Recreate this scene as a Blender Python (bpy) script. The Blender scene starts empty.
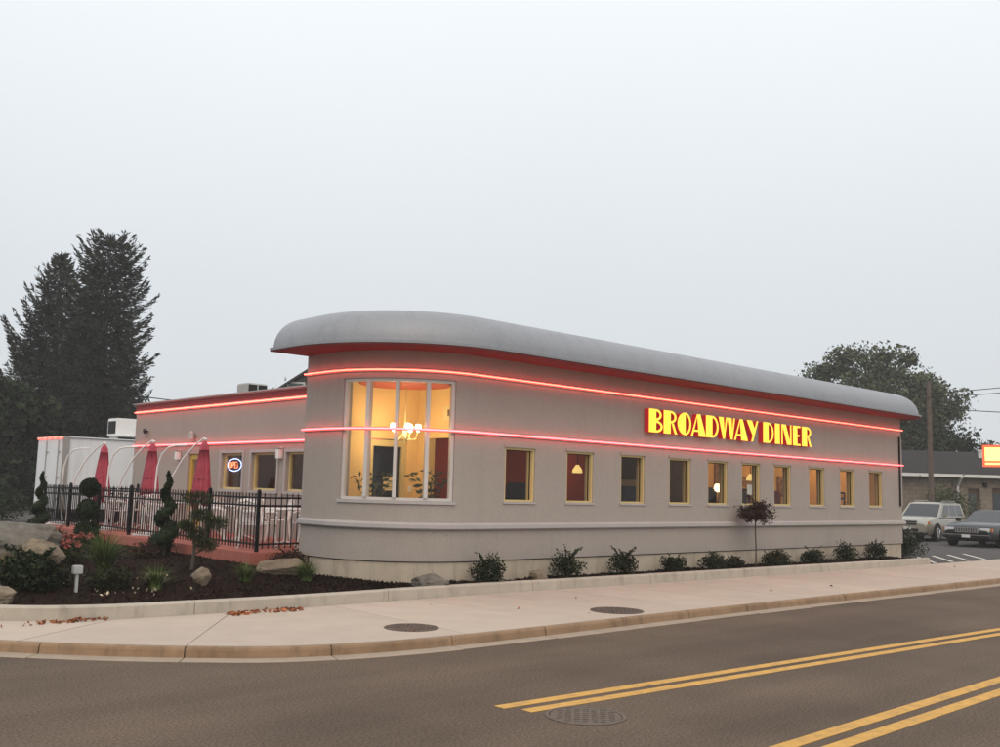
import bpy, bmesh, math, random
import numpy as np
from mathutils import Vector, Matrix, noise as mnoise

R = math.radians
rng = np.random.default_rng(7)
random.seed(7)
scene = bpy.context.scene
COL = scene.collection

# ------------------------------------------------------------------ camera
cam_data = bpy.data.cameras.new('camera')
cam = bpy.data.objects.new('camera', cam_data)
COL.objects.link(cam)
scene.camera = cam
cam_data.sensor_width = 36.0
cam_data.lens = 36.0 * 0.97526
cam_data.clip_start = 0.05
cam_data.clip_end = 1000
AZ, PITCH, ROLL, EYE = R(47.13283), R(6.762595), R(1.48783), 1.8
F = Vector((math.cos(AZ) * math.cos(PITCH), math.sin(AZ) * math.cos(PITCH), math.sin(PITCH)))
rt = F.cross(Vector((0, 0, 1))).normalized()
up = rt.cross(F)
r2 = rt * math.cos(ROLL) + up * math.sin(ROLL)
u2 = -rt * math.sin(ROLL) + up * math.cos(ROLL)
mw = Matrix((r2, u2, -F)).transposed().to_4x4()
mw.translation = Vector((0, 0, EYE))
cam.matrix_world = mw

# ------------------------------------------------------------------ sky
world = bpy.data.worlds.new('World')
scene.world = world
world.use_nodes = True
nt = world.node_tree
nt.nodes.clear()
out = nt.nodes.new('ShaderNodeOutputWorld')
bg = nt.nodes.new('ShaderNodeBackground')
sky = nt.nodes.new('ShaderNodeTexSky')
sky.sky_type = 'NISHITA'
sky.sun_disc = False
SUN_EL, SUN_AZ = R(46), R(232)        # compass: direction the soft light comes from (math angle from +X)
sky.sun_elevation = SUN_EL
sky.sun_rotation = R(90) - SUN_AZ
tc = nt.nodes.new('ShaderNodeTexCoord')
sep = nt.nodes.new('ShaderNodeSeparateXYZ')
nt.links.new(tc.outputs['Generated'], sep.inputs[0])
ramp = nt.nodes.new('ShaderNodeValToRGB')       # an overcast vault: paler towards the zenith
ramp.color_ramp.elements[0].position = 0.0
ramp.color_ramp.elements[0].color = (0.70, 0.735, 0.765, 1)
ramp.color_ramp.elements[1].position = 0.62
ramp.color_ramp.elements[1].color = (1.12, 1.17, 1.20, 1)
e = ramp.color_ramp.elements.new(0.2)
e.color = (0.79, 0.83, 0.865, 1)
nt.links.new(sep.outputs['Z'], ramp.inputs[0])
cn = nt.nodes.new('ShaderNodeTexNoise')
cn.inputs['Scale'].default_value = 2.2
cn.inputs['Detail'].default_value = 4
nt.links.new(tc.outputs['Generated'], cn.inputs['Vector'])
cm = nt.nodes.new('ShaderNodeMapRange')
cm.inputs['To Min'].default_value = 0.965
cm.inputs['To Max'].default_value = 1.035
nt.links.new(cn.outputs['Fac'], cm.inputs['Value'])
mul = nt.nodes.new('ShaderNodeVectorMath'); mul.operation = 'SCALE'
nt.links.new(ramp.outputs[0], mul.inputs[0]); nt.links.new(cm.outputs[0], mul.inputs['Scale'])
sk = nt.nodes.new('ShaderNodeVectorMath'); sk.operation = 'SCALE'
sk.inputs['Scale'].default_value = 0.06
nt.links.new(sky.outputs[0], sk.inputs[0])
mix = nt.nodes.new('ShaderNodeMix'); mix.data_type = 'RGBA'
mix.inputs['Factor'].default_value = 0.93
nt.links.new(sk.outputs[0], mix.inputs[6]); nt.links.new(mul.outputs[0], mix.inputs[7])
nt.links.new(mix.outputs[2], bg.inputs['Color'])
bg.inputs['Strength'].default_value = 1.0
nt.links.new(bg.outputs[0], out.inputs[0])

sun_data = bpy.data.lights.new('sun', 'SUN')
sun_data.energy = 1.35
sun_data.angle = R(60)
sun_data.color = (1.0, 0.80, 0.58)
sun = bpy.data.objects.new('sun', sun_data)
COL.objects.link(sun)
sd = Vector((math.cos(SUN_AZ) * math.cos(SUN_EL), math.sin(SUN_AZ) * math.cos(SUN_EL), math.sin(SUN_EL)))
sun.rotation_euler = sd.to_track_quat('Z', 'Y').to_euler()
sun.location = sd * 60

vs = scene.view_settings
vs.view_transform = 'Standard'
vs.look = 'None'
vs.exposure = 0.0
vs.gamma = 1.0
vs.use_curve_mapping = False
scene.render.engine = 'CYCLES'
scene.cycles.use_denoising = True
scene.cycles.max_bounces = 7
scene.cycles.transparent_max_bounces = 12
scene.cycles.volume_bounces = 1
scene.cycles.sample_clamp_indirect = 4.0

# ------------------------------------------------------------------ materials
def mat(name, col, rough=0.8, var=0.0, vscale=4.0, bump=0.0, bscale=60.0, metal=0.0, emit=None, estr=0.0,
        spec=0.5, col2=None, coat=0.0, stain=0.0, stain_scale=0.6, stain_col=None):
    m = bpy.data.materials.new(name)
    m.use_nodes = True
    t = m.node_tree
    b = t.nodes['Principled BSDF']
    b.inputs['Base Color'].default_value = (*col, 1)
    b.inputs['Roughness'].default_value = rough
    b.inputs['Metallic'].default_value = metal
    b.inputs['Specular IOR Level'].default_value = spec
    b.inputs['Coat Weight'].default_value = coat
    if emit:
        b.inputs['Emission Color'].default_value = (*emit, 1)
        b.inputs['Emission Strength'].default_value = estr
    tcn = t.nodes.new('ShaderNodeTexCoord')
    last = None
    if var > 0 or col2:
        n = t.nodes.new('ShaderNodeTexNoise')
        n.inputs['Scale'].default_value = vscale
        n.inputs['Detail'].default_value = 6
        n.inputs['Roughness'].default_value = 0.65
        t.links.new(tcn.outputs['Object'], n.inputs['Vector'])
        rp = t.nodes.new('ShaderNodeValToRGB')
        rp.color_ramp.elements[0].position = 0.3
        rp.color_ramp.elements[1].position = 0.7
        a = col2 if col2 else tuple(c * (1 - var) for c in col)
        c2 = tuple(min(1, c * (1 + var)) for c in col)
        rp.color_ramp.elements[0].color = (*a, 1)
        rp.color_ramp.elements[1].color = (*c2, 1)
        t.links.new(n.outputs['Fac'], rp.inputs[0])
        last = rp.outputs[0]
        t.links.new(last, b.inputs['Base Color'])
    if stain > 0:
        n2 = t.nodes.new('ShaderNodeTexNoise')
        n2.inputs['Scale'].default_value = stain_scale
        n2.inputs['Detail'].default_value = 8
        n2.inputs['Roughness'].default_value = 0.7
        t.links.new(tcn.outputs['Object'], n2.inputs['Vector'])
        mr = t.nodes.new('ShaderNodeMapRange')
        mr.inputs['From Min'].default_value = 0.48
        mr.inputs['From Max'].default_value = 0.72
        mr.inputs['To Max'].default_value = stain
        t.links.new(n2.outputs['Fac'], mr.inputs['Value'])
        mx = t.nodes.new('ShaderNodeMix'); mx.data_type = 'RGBA'
        t.links.new(mr.outputs[0], mx.inputs['Factor'])
        if last: t.links.new(last, mx.inputs[6])
        else: mx.inputs[6].default_value = (*col, 1)
        mx.inputs[7].default_value = (*(stain_col or tuple(c * 0.5 for c in col)), 1)
        t.links.new(mx.outputs[2], b.inputs['Base Color'])
    if bump > 0:
        n3 = t.nodes.new('ShaderNodeTexNoise')
        n3.inputs['Scale'].default_value = bscale
        n3.inputs['Detail'].default_value = 4
        t.links.new(tcn.outputs['Object'], n3.inputs['Vector'])
        bp = t.nodes.new('ShaderNodeBump')
        bp.inputs['Strength'].default_value = bump
        bp.inputs['Distance'].default_value = 0.01
        t.links.new(n3.outputs['Fac'], bp.inputs['Height'])
        t.links.new(bp.outputs[0], b.inputs['Normal'])
    return m

def glass_mat(name, tint=(0.9, 0.95, 0.95), refl=1.0, rough=0.02):
    m = bpy.data.materials.new(name)
    m.use_nodes = True
    t = m.node_tree
    t.nodes.clear()
    o = t.nodes.new('ShaderNodeOutputMaterial')
    tr = t.nodes.new('ShaderNodeBsdfTransparent')
    tr.inputs[0].default_value = (*tint, 1)
    gl = t.nodes.new('ShaderNodeBsdfGlossy')
    gl.inputs['Roughness'].default_value = rough
    fr = t.nodes.new('ShaderNodeFresnel')
    fr.inputs['IOR'].default_value = 1.45
    mu = t.nodes.new('ShaderNodeMath'); mu.operation = 'MULTIPLY'
    mu.inputs[1].default_value = refl
    mu.use_clamp = True
    ge = t.nodes.new('ShaderNodeNewGeometry')
    sb_ = t.nodes.new('ShaderNodeMath'); sb_.operation = 'SUBTRACT'; sb_.inputs[0].default_value = 1.0
    t.links.new(ge.outputs['Backfacing'], sb_.inputs[1])
    m2 = t.nodes.new('ShaderNodeMath'); m2.operation = 'MULTIPLY'
    t.links.new(fr.outputs[0], m2.inputs[0]); t.links.new(sb_.outputs[0], m2.inputs[1])
    t.links.new(m2.outputs[0], mu.inputs[0])
    mx = t.nodes.new('ShaderNodeMixShader')
    t.links.new(mu.outputs[0], mx.inputs[0])
    t.links.new(tr.outputs[0], mx.inputs[1])
    t.links.new(gl.outputs[0], mx.inputs[2])
    t.links.new(mx.outputs[0], o.inputs[0])
    return m

def leaf_mat(name, col, var=0.5, rough=0.6):
    m = bpy.data.materials.new(name)
    m.use_nodes = True
    t = m.node_tree
    b = t.nodes['Principled BSDF']
    b.inputs['Roughness'].default_value = rough
    b.inputs['Specular IOR Level'].default_value = 0.08
    g = t.nodes.new('ShaderNodeNewGeometry')
    rp = t.nodes.new('ShaderNodeValToRGB')
    rp.color_ramp.elements[0].color = (*[c * (1 - var) for c in col], 1)
    rp.color_ramp.elements[1].color = (*[c * (1 + var) for c in col], 1)
    t.links.new(g.outputs['Random Per Island'], rp.inputs[0])
    tc_ = t.nodes.new('ShaderNodeTexCoord'); nz = t.nodes.new('ShaderNodeTexNoise'); nz.inputs['Scale'].default_value = 1.1; nz.inputs['Detail'].default_value = 3
    t.links.new(tc_.outputs['Object'], nz.inputs['Vector'])
    mr_ = t.nodes.new('ShaderNodeMapRange'); mr_.inputs['From Min'].default_value = 0.3; mr_.inputs['From Max'].default_value = 0.7
    mr_.inputs['To Min'].default_value = 0.6; mr_.inputs['To Max'].default_value = 1.45
    t.links.new(nz.outputs['Fac'], mr_.inputs['Value'])
    vm = t.nodes.new('ShaderNodeVectorMath'); vm.operation = 'SCALE'
    t.links.new(rp.outputs[0], vm.inputs[0]); t.links.new(mr_.outputs[0], vm.inputs['Scale'])
    t.links.new(vm.outputs[0], b.inputs['Base Color'])
    return m

M = {}
M['stucco'] = mat('stucco', (0.345, 0.306, 0.277), 0.95, 0.13, 55.0, 0.5, 60, stain=0.30, stain_scale=0.45, stain_col=(0.25, 0.215, 0.19))
M['trim'] = mat('trim', (0.40, 0.375, 0.37), 0.85, 0.05, 3.0, 0.2, 60)
M['foundation'] = mat('foundation', (0.46, 0.39, 0.31), 0.95, 0.10, 2.5, 0.4, 30, stain=0.5, stain_scale=0.9, stain_col=(0.30, 0.24, 0.18))
M['roofmetal'] = mat('roofmetal', (0.27, 0.28, 0.305), 0.5, 0.09, 30, 0.12, 30, metal=0.2, stain=0.35, stain_scale=0.8, stain_col=(0.21, 0.215, 0.235))
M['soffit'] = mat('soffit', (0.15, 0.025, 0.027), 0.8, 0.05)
M['dark'] = mat('dark', (0.014, 0.014, 0.014), 0.7, 0.2, spec=0.2)
M['cream'] = mat('cream', (0.60, 0.47, 0.22), 0.6, 0.06)
M['frame_grey'] = mat('frame_grey', (0.55, 0.52, 0.50), 0.55, 0.04)
M['glass'] = glass_mat('glass', (0.95, 0.95, 0.93), 0.6)
M['glass_dark'] = glass_mat('glass_dark', (0.30, 0.31, 0.33), 0.8)
M['glass_clear'] = glass_mat('glass_clear', (0.97, 0.97, 0.95), 0.8)
M['neon'] = mat('neon', (1.0, 0.35, 0.25), 0.4, emit=(1.0, 0.062, 0.040), estr=11.0, var=0.02)
M['neon_pink'] = mat('neon_pink', (1.0, 0.4, 0.45), 0.4, emit=(1.0, 0.045, 0.050), estr=11.0, var=0.02)
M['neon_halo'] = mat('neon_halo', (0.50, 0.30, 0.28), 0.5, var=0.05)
M['sign_face'] = mat('sign_face', (0.9, 0.6, 0.05), 0.4, emit=(1.0, 0.70, 0.05), estr=1.0, var=0.02)
M['sign_side'] = mat('sign_side', (0.35, 0.015, 0.02), 0.5, emit=(0.9, 0.02, 0.03), estr=0.2, var=0.03)
M['sign_trim'] = mat('sign_trim', (0.9, 0.25, 0.05), 0.5, emit=(1.0, 0.28, 0.06), estr=0.9, var=0.03)
M['red_concrete'] = mat('red_concrete', (0.36, 0.115, 0.085), 0.9, 0.14, 3.0, 0.3, 40, stain=0.5, stain_scale=1.2, stain_col=(0.24, 0.08, 0.06))
M['mulch'] = mat('mulch', (0.016, 0.009, 0.006), 1.0, 0.5, 14.0, 1.0, 25, spec=0.05)
M['mulch_chip'] = leaf_mat('mulch_chip', (0.016, 0.009, 0.007), 0.7, 0.95)
M['concrete'] = mat('concrete', (0.44, 0.365, 0.305), 0.95, 0.07, 2.2, 0.25, 90, stain=0.35, stain_scale=0.5, stain_col=(0.38, 0.31, 0.25))
M['concrete2'] = mat('concrete2', (0.465, 0.385, 0.32), 0.95, 0.07, 2.0, 0.25, 90, stain=0.35, stain_scale=0.6, stain_col=(0.40, 0.33, 0.27))
M['joint'] = mat('joint', (0.16, 0.13, 0.10), 1.0, 0.2)
M['kerb'] = mat('kerb', (0.27, 0.175, 0.105), 0.95, 0.16, 2.5, 0.4, 50, stain=0.7, stain_scale=1.1, stain_col=(0.15, 0.09, 0.05))
M['kerb_pale'] = mat('kerb_pale', (0.43, 0.38, 0.32), 0.95, 0.10, 2.5, 0.35, 60, stain=0.45, stain_scale=0.9, stain_col=(0.30, 0.26, 0.21))
M['gutter'] = mat('gutter', (0.33, 0.26, 0.20), 0.95, 0.10, 3.0, 0.3, 60, stain=0.5, stain_scale=1.0, stain_col=(0.25, 0.19, 0.14))
M['iron'] = mat('iron', (0.11, 0.085, 0.07), 0.7, 0.3, 12, 0.5, 60, metal=0.4)
M['yellow_paint'] = mat('yellow_paint', (0.58, 0.32, 0.075), 0.85, 0.10, 6.0, 0.3, 120, stain=0.75, stain_scale=9.0, stain_col=(0.26, 0.18, 0.09))
M['white_paint'] = mat('white_paint', (0.62, 0.60, 0.56), 0.85, 0.1, 4.0)
M['lot'] = mat('lot', (0.062, 0.055, 0.053), 0.95, 0.12, 2.0, 0.5, 70, stain=0.4, stain_scale=0.3, stain_col=(0.05, 0.045, 0.044))
M['ground'] = mat('ground', (0.10, 0.09, 0.06), 1.0, 0.3, 0.4)
M['black_metal'] = mat('black_metal', (0.006, 0.006, 0.007), 0.5, 0.1, spec=0.2)
M['white_metal'] = mat('white_metal', (0.74, 0.73, 0.72), 0.45, 0.05)
M['chair_metal'] = mat('chair_metal', (0.78, 0.76, 0.74), 0.4, 0.05)
M['umbrella'] = mat('umbrella', (0.36, 0.055, 0.085), 0.9, 0.16, 5.0, 0.2, 120)
M['trailer'] = mat('trailer', (0.74, 0.75, 0.77), 0.5, 0.03, 1.5, stain=0.12, stain_scale=0.5, stain_col=(0.5, 0.5, 0.5))
M['steel'] = mat('steel', (0.38, 0.36, 0.34), 0.5, 0.1, metal=0.5)
M['redlamp'] = mat('redlamp', (0.8, 0.1, 0.08), 0.4, emit=(1.0, 0.16, 0.10), estr=2.2, var=0.02)
M['orange_wall'] = mat('orange_wall', (0.78, 0.53, 0.22), 0.85, 0.05, 1.5)
M['cream_wall'] = mat('cream_wall', (0.62, 0.46, 0.22), 0.85, 0.05, 1.5)
M['red_wall'] = mat('red_wall', (0.30, 0.05, 0.03), 0.85, 0.1, 1.5)
M['brown'] = mat('brown', (0.09, 0.05, 0.03), 0.6, 0.25, 6)
M['ceil'] = mat('ceil', (0.74, 0.64, 0.42), 0.9, 0.03)
M['disc_red'] = mat('disc_red', (0.42, 0.07, 0.03), 0.7, 0.05)
M['bulb'] = mat('bulb', (1, 0.9, 0.7), 0.4, emit=(1.0, 0.80, 0.48), estr=62, var=0.01)
M['lampglow'] = mat('lampglow', (1, 0.85, 0.6), 0.5, emit=(1.0, 0.72, 0.34), estr=5, var=0.01)
M['shade'] = mat('shade', (0.9, 0.7, 0.3), 0.5, emit=(1.0, 0.70, 0.22), estr=0.9, var=0.02)
M['panel_light'] = mat('panel_light', (1, 0.9, 0.7), 0.5, emit=(1.0, 0.58, 0.26), estr=10.0, var=0.01)
M['paper'] = mat('paper', (0.75, 0.60, 0.30), 0.9, 0.05)
M['ink'] = mat('ink', (0.12, 0.08, 0.05), 0.9, 0.1)
M['picture'] = mat('picture', (0.25, 0.16, 0.09), 0.6, 0.7, 9)
M['vinyl'] = mat('vinyl', (0.05, 0.05, 0.065), 0.4, 0.15)
M['vinyl_red'] = mat('vinyl_red', (0.28, 0.04, 0.03), 0.4, 0.15)
M['wood'] = mat('wood', (0.24, 0.12, 0.05), 0.5, 0.3, 8)
M['bark'] = mat('bark', (0.07, 0.055, 0.045), 1.0, 0.35, 7, 0.8, 30)
M['bark_pole'] = mat('bark_pole', (0.115, 0.085, 0.068), 1.0, 0.25, 7, 0.5, 30)
M['spruce'] = leaf_mat('spruce', (0.028, 0.034, 0.024), 0.5)
M['spruce2'] = leaf_mat('spruce2', (0.032, 0.040, 0.028), 0.5)
M['leaf'] = leaf_mat('leaf', (0.075, 0.090, 0.048), 0.45)
M['leaf2'] = leaf_mat('leaf2', (0.056, 0.070, 0.036), 0.45)
M['leaf_dark'] = leaf_mat('leaf_dark', (0.022, 0.031, 0.014), 0.55)
M['leaf_topiary'] = leaf_mat('leaf_topiary', (0.018, 0.029, 0.012), 0.55)
M['leaf_shrub'] = leaf_mat('leaf_shrub', (0.030, 0.034, 0.015), 0.6)
M['leaf_brown'] = leaf_mat('leaf_brown', (0.055, 0.032, 0.022), 0.5)
M['grass_blade'] = leaf_mat('grass_blade', (0.085, 0.115, 0.035), 0.5)
M['grass_dry'] = leaf_mat('grass_dry', (0.15, 0.12, 0.06), 0.4)
M['petal'] = leaf_mat('petal', (0.36, 0.12, 0.10), 0.35)
M['petal_pale'] = leaf_mat('petal_pale', (0.45, 0.36, 0.26), 0.35)
M['dead_leaf'] = leaf_mat('dead_leaf', (0.26, 0.09, 0.04), 0.5)
M['rock'] = mat('rock', (0.19, 0.15, 0.105), 0.95, 0.35, 5, 0.9, 14, stain=0.4, stain_scale=2.5, stain_col=(0.14, 0.11, 0.08))
M['rock_grey'] = mat('rock_grey', (0.13, 0.118, 0.10), 0.95, 0.35, 6, 0.9, 14)
M['lightbox'] = mat('lightbox', (0.48, 0.48, 0.47), 0.5, 0.08, metal=0.3)
M['brick'] = None
M['shingle'] = mat('shingle', (0.040, 0.036, 0.038), 1.0, 0.3, 9, 0.6, 25, spec=0.1)
M['white_wood'] = mat('white_wood', (0.62, 0.61, 0.59), 0.7, 0.05)
M['rubber'] = mat('rubber', (0.012, 0.012, 0.012), 0.85, 0.2)
M['rim'] = mat('rim', (0.45, 0.45, 0.46), 0.35, 0.05, metal=0.7)
M['car_gold'] = mat('car_gold', (0.36, 0.335, 0.285), 0.3, 0.03, 2, metal=0.45, coat=0.6)
M['car_black'] = mat('car_black', (0.008, 0.009, 0.011), 0.3, 0.1, 2, coat=0.35)
M['car_white'] = mat('car_white', (0.65, 0.65, 0.64), 0.3, 0.03, 2, coat=0.6)
M['car_glass'] = mat('car_glass', (0.015, 0.018, 0.02), 0.06, 0.1, spec=0.8)
M['chrome'] = mat('chrome', (0.75, 0.75, 0.76), 0.18, 0.03, metal=0.95)
M['headlight'] = mat('headlight', (0.62, 0.64, 0.66), 0.15, 0.08, 30, spec=0.8)
M['amber'] = mat('amber', (0.55, 0.16, 0.03), 0.3, 0.05)
M['plate'] = mat('plate', (0.60, 0.60, 0.58), 0.6, 0.05)
M['tail'] = mat('tail', (0.45, 0.02, 0.02), 0.3, 0.05)
M['pot'] = mat('pot', (0.03, 0.028, 0.026), 0.7, 0.2)

def asphalt():
    m = bpy.data.materials.new('asphalt')
    m.use_nodes = True
    t = m.node_tree
    b = t.nodes['Principled BSDF']
    b.inputs['Roughness'].default_value = 0.92
    b.inputs['Specular IOR Level'].default_value = 0.3
    c = t.nodes.new('ShaderNodeTexCoord')
    n = t.nodes.new('ShaderNodeTexNoise'); n.inputs['Scale'].default_value = 45; n.inputs['Detail'].default_value = 8
    n2 = t.nodes.new('ShaderNodeTexNoise'); n2.inputs['Scale'].default_value = 0.55; n2.inputs['Detail'].default_value = 5
    mp = t.nodes.new('ShaderNodeMapping'); mp.inputs['Scale'].default_value = (0.12, 1.1, 1)   # tyre tracks run along the road
    n3 = t.nodes.new('ShaderNodeTexNoise'); n3.inputs['Scale'].default_value = 1.0; n3.inputs['Detail'].default_value = 3
    for a in (n, n2): t.links.new(c.outputs['Object'], a.inputs['Vector'])
    t.links.new(c.outputs['Object'], mp.inputs[0]); t.links.new(mp.outputs[0], n3.inputs['Vector'])
    r1 = t.nodes.new('ShaderNodeValToRGB')
    r1.color_ramp.elements[0].position = 0.32; r1.color_ramp.elements[1].position = 0.7
    r1.color_ramp.elements[0].color = (0.060, 0.043, 0.032, 1); r1.color_ramp.elements[1].color = (0.160, 0.114, 0.080, 1)
    t.links.new(n.outputs['Fac'], r1.inputs[0])
    ad = t.nodes.new('ShaderNodeMath'); ad.operation = 'ADD'
    t.links.new(n2.outputs['Fac'], ad.inputs[0]); t.links.new(n3.outputs['Fac'], ad.inputs[1])
    mr = t.nodes.new('ShaderNodeMapRange')
    mr.inputs['From Min'].default_value = 0.7; mr.inputs['From Max'].default_value = 1.3
    mr.inputs['To Min'].default_value = 0.70; mr.inputs['To Max'].default_value = 1.22
    t.links.new(ad.outputs[0], mr.inputs['Value'])
    sc = t.nodes.new('ShaderNodeVectorMath'); sc.operation = 'SCALE'
    t.links.new(r1.outputs[0], sc.inputs[0]); t.links.new(mr.outputs[0], sc.inputs['Scale'])
    # hairline cracks
    v = t.nodes.new('ShaderNodeTexVoronoi'); v.feature = 'DISTANCE_TO_EDGE'; v.inputs['Scale'].default_value = 0.33
    wn = t.nodes.new('ShaderNodeTexNoise'); wn.inputs['Scale'].default_value = 1.4; wn.inputs['Detail'].default_value = 5
    t.links.new(c.outputs['Object'], wn.inputs['Vector'])
    wm = t.nodes.new('ShaderNodeMix'); wm.data_type = 'VECTOR'; wm.inputs['Factor'].default_value = 0.25
    t.links.new(c.outputs['Object'], wm.inputs[4]); t.links.new(wn.outputs['Color'], wm.inputs[5])
    t.links.new(wm.outputs[1], v.inputs['Vector'])
    cr = t.nodes.new('ShaderNodeMapRange')
    cr.inputs['From Min'].default_value = 0.0; cr.inputs['From Max'].default_value = 0.006
    cr.inputs['To Min'].default_value = 0.93; cr.inputs['To Max'].default_value = 1.0
    t.links.new(v.outputs['Distance'], cr.inputs['Value'])
    s2 = t.nodes.new('ShaderNodeVectorMath'); s2.operation = 'SCALE'
    t.links.new(sc.outputs[0], s2.inputs[0]); t.links.new(cr.outputs[0], s2.inputs['Scale'])
    t.links.new(s2.outputs[0], b.inputs['Base Color'])
    bp = t.nodes.new('ShaderNodeBump'); bp.inputs['Strength'].default_value = 0.5; bp.inputs['Distance'].default_value = 0.006
    t.links.new(n.outputs['Fac'], bp.inputs['Height']); t.links.new(bp.outputs[0], b.inputs['Normal'])
    return m
M['asphalt'] = asphalt()

def brickmat():
    m = bpy.data.materials.new('brick_paint')
    m.use_nodes = True
    t = m.node_tree
    b = t.nodes['Principled BSDF']; b.inputs['Roughness'].default_value = 0.9
    c = t.nodes.new('ShaderNodeTexCoord')
    mp = t.nodes.new('ShaderNodeMapping'); mp.inputs['Rotation'].default_value = (R(90), 0, 0)
    br = t.nodes.new('ShaderNodeTexBrick')
    br.inputs['Color1'].default_value = (0.24, 0.20, 0.155, 1); br.inputs['Color2'].default_value = (0.19, 0.155, 0.12, 1)
    br.inputs['Mortar'].default_value = (0.14, 0.12, 0.10, 1); br.inputs['Scale'].default_value = 1.0
    br.inputs['Brick Width'].default_value = 0.4; br.inputs['Row Height'].default_value = 0.2; br.inputs['Mortar Size'].default_value = 0.012
    t.links.new(c.outputs['Object'], mp.inputs[0]); t.links.new(mp.outputs[0], br.inputs['Vector'])
    t.links.new(br.outputs[0], b.inputs['Base Color'])
    return m
M['brick'] = brickmat()

def streaks(name, amount, sx=5.0, sz=0.35, lo=0.52, hi=0.74):
    # faint rain streaks running down a vertical surface
    t = M[name].node_tree; b = t.nodes['Principled BSDF']
    src = b.inputs['Base Color'].links[0].from_socket
    c = t.nodes.new('ShaderNodeTexCoord'); mp = t.nodes.new('ShaderNodeMapping'); mp.inputs['Scale'].default_value = (sx, sx, sz)
    n = t.nodes.new('ShaderNodeTexNoise'); n.inputs['Scale'].default_value = 1.0; n.inputs['Detail'].default_value = 6; n.inputs['Roughness'].default_value = 0.65
    t.links.new(c.outputs['Object'], mp.inputs[0]); t.links.new(mp.outputs[0], n.inputs['Vector'])
    mr = t.nodes.new('ShaderNodeMapRange'); mr.inputs['From Min'].default_value = lo; mr.inputs['From Max'].default_value = hi
    mr.inputs['To Min'].default_value = 1.0; mr.inputs['To Max'].default_value = 1.0 - amount
    t.links.new(n.outputs['Fac'], mr.inputs['Value'])
    v = t.nodes.new('ShaderNodeVectorMath'); v.operation = 'SCALE'
    t.links.new(src, v.inputs[0]); t.links.new(mr.outputs[0], v.inputs['Scale']); t.links.new(v.outputs[0], b.inputs['Base Color'])
streaks('stucco', 0.08); streaks('foundation', 0.35, 6.0, 0.8); streaks('roofmetal', 0.16, 4.0, 0.6); streaks('kerb', 0.4, 7.0, 1.5); streaks('kerb_pale', 0.3, 6.0, 1.5); streaks('trailer', 0.14, 4.0, 0.3)

# ------------------------------------------------------------------ mesh helpers
def obj(name, verts, faces, m, parent=None, smooth=False, loc=None, rz=0.0):
    me = bpy.data.meshes.new(name)
    me.from_pydata([tuple(v) for v in verts], [], faces)
    if m: me.materials.append(M[m] if isinstance(m, str) else m)
    if smooth:
        me.polygons.foreach_set('use_smooth', [True] * len(me.polygons))
    me.update()
    o = bpy.data.objects.new(name, me)
    COL.objects.link(o)
    if parent: o.parent = parent
    if loc is not None: o.location = loc
    if rz: o.rotation_euler = (0, 0, rz)
    return o

def tag(o, label=None, cat=None, group=None, kind=None):
    if label: o['label'] = label
    if cat: o['category'] = cat
    if group: o['group'] = group
    if kind: o['kind'] = kind
    return o

def thing(name, label, cat, loc=(0, 0, 0), rz=0.0, group=None):
    o = bpy.data.objects.new(name, None)
    o.empty_display_size = 0.2
    COL.objects.link(o)
    o.location = loc
    o.rotation_euler = (0, 0, rz)
    return tag(o, label, cat, group)

def dup(root, loc=None, rz=None, label=None, scale=None):
    r = root.copy(); COL.objects.link(r)
    if loc is not None: r.location = loc
    if rz is not None: r.rotation_euler = (0, 0, rz)
    if scale: r.scale = (scale,) * 3
    if label: r['label'] = label
    for ch in list(root.children):
        c = ch.copy(); COL.objects.link(c); c.parent = r
        for g in list(ch.children):
            d = g.copy(); COL.objects.link(d); d.parent = c
    return r

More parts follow.
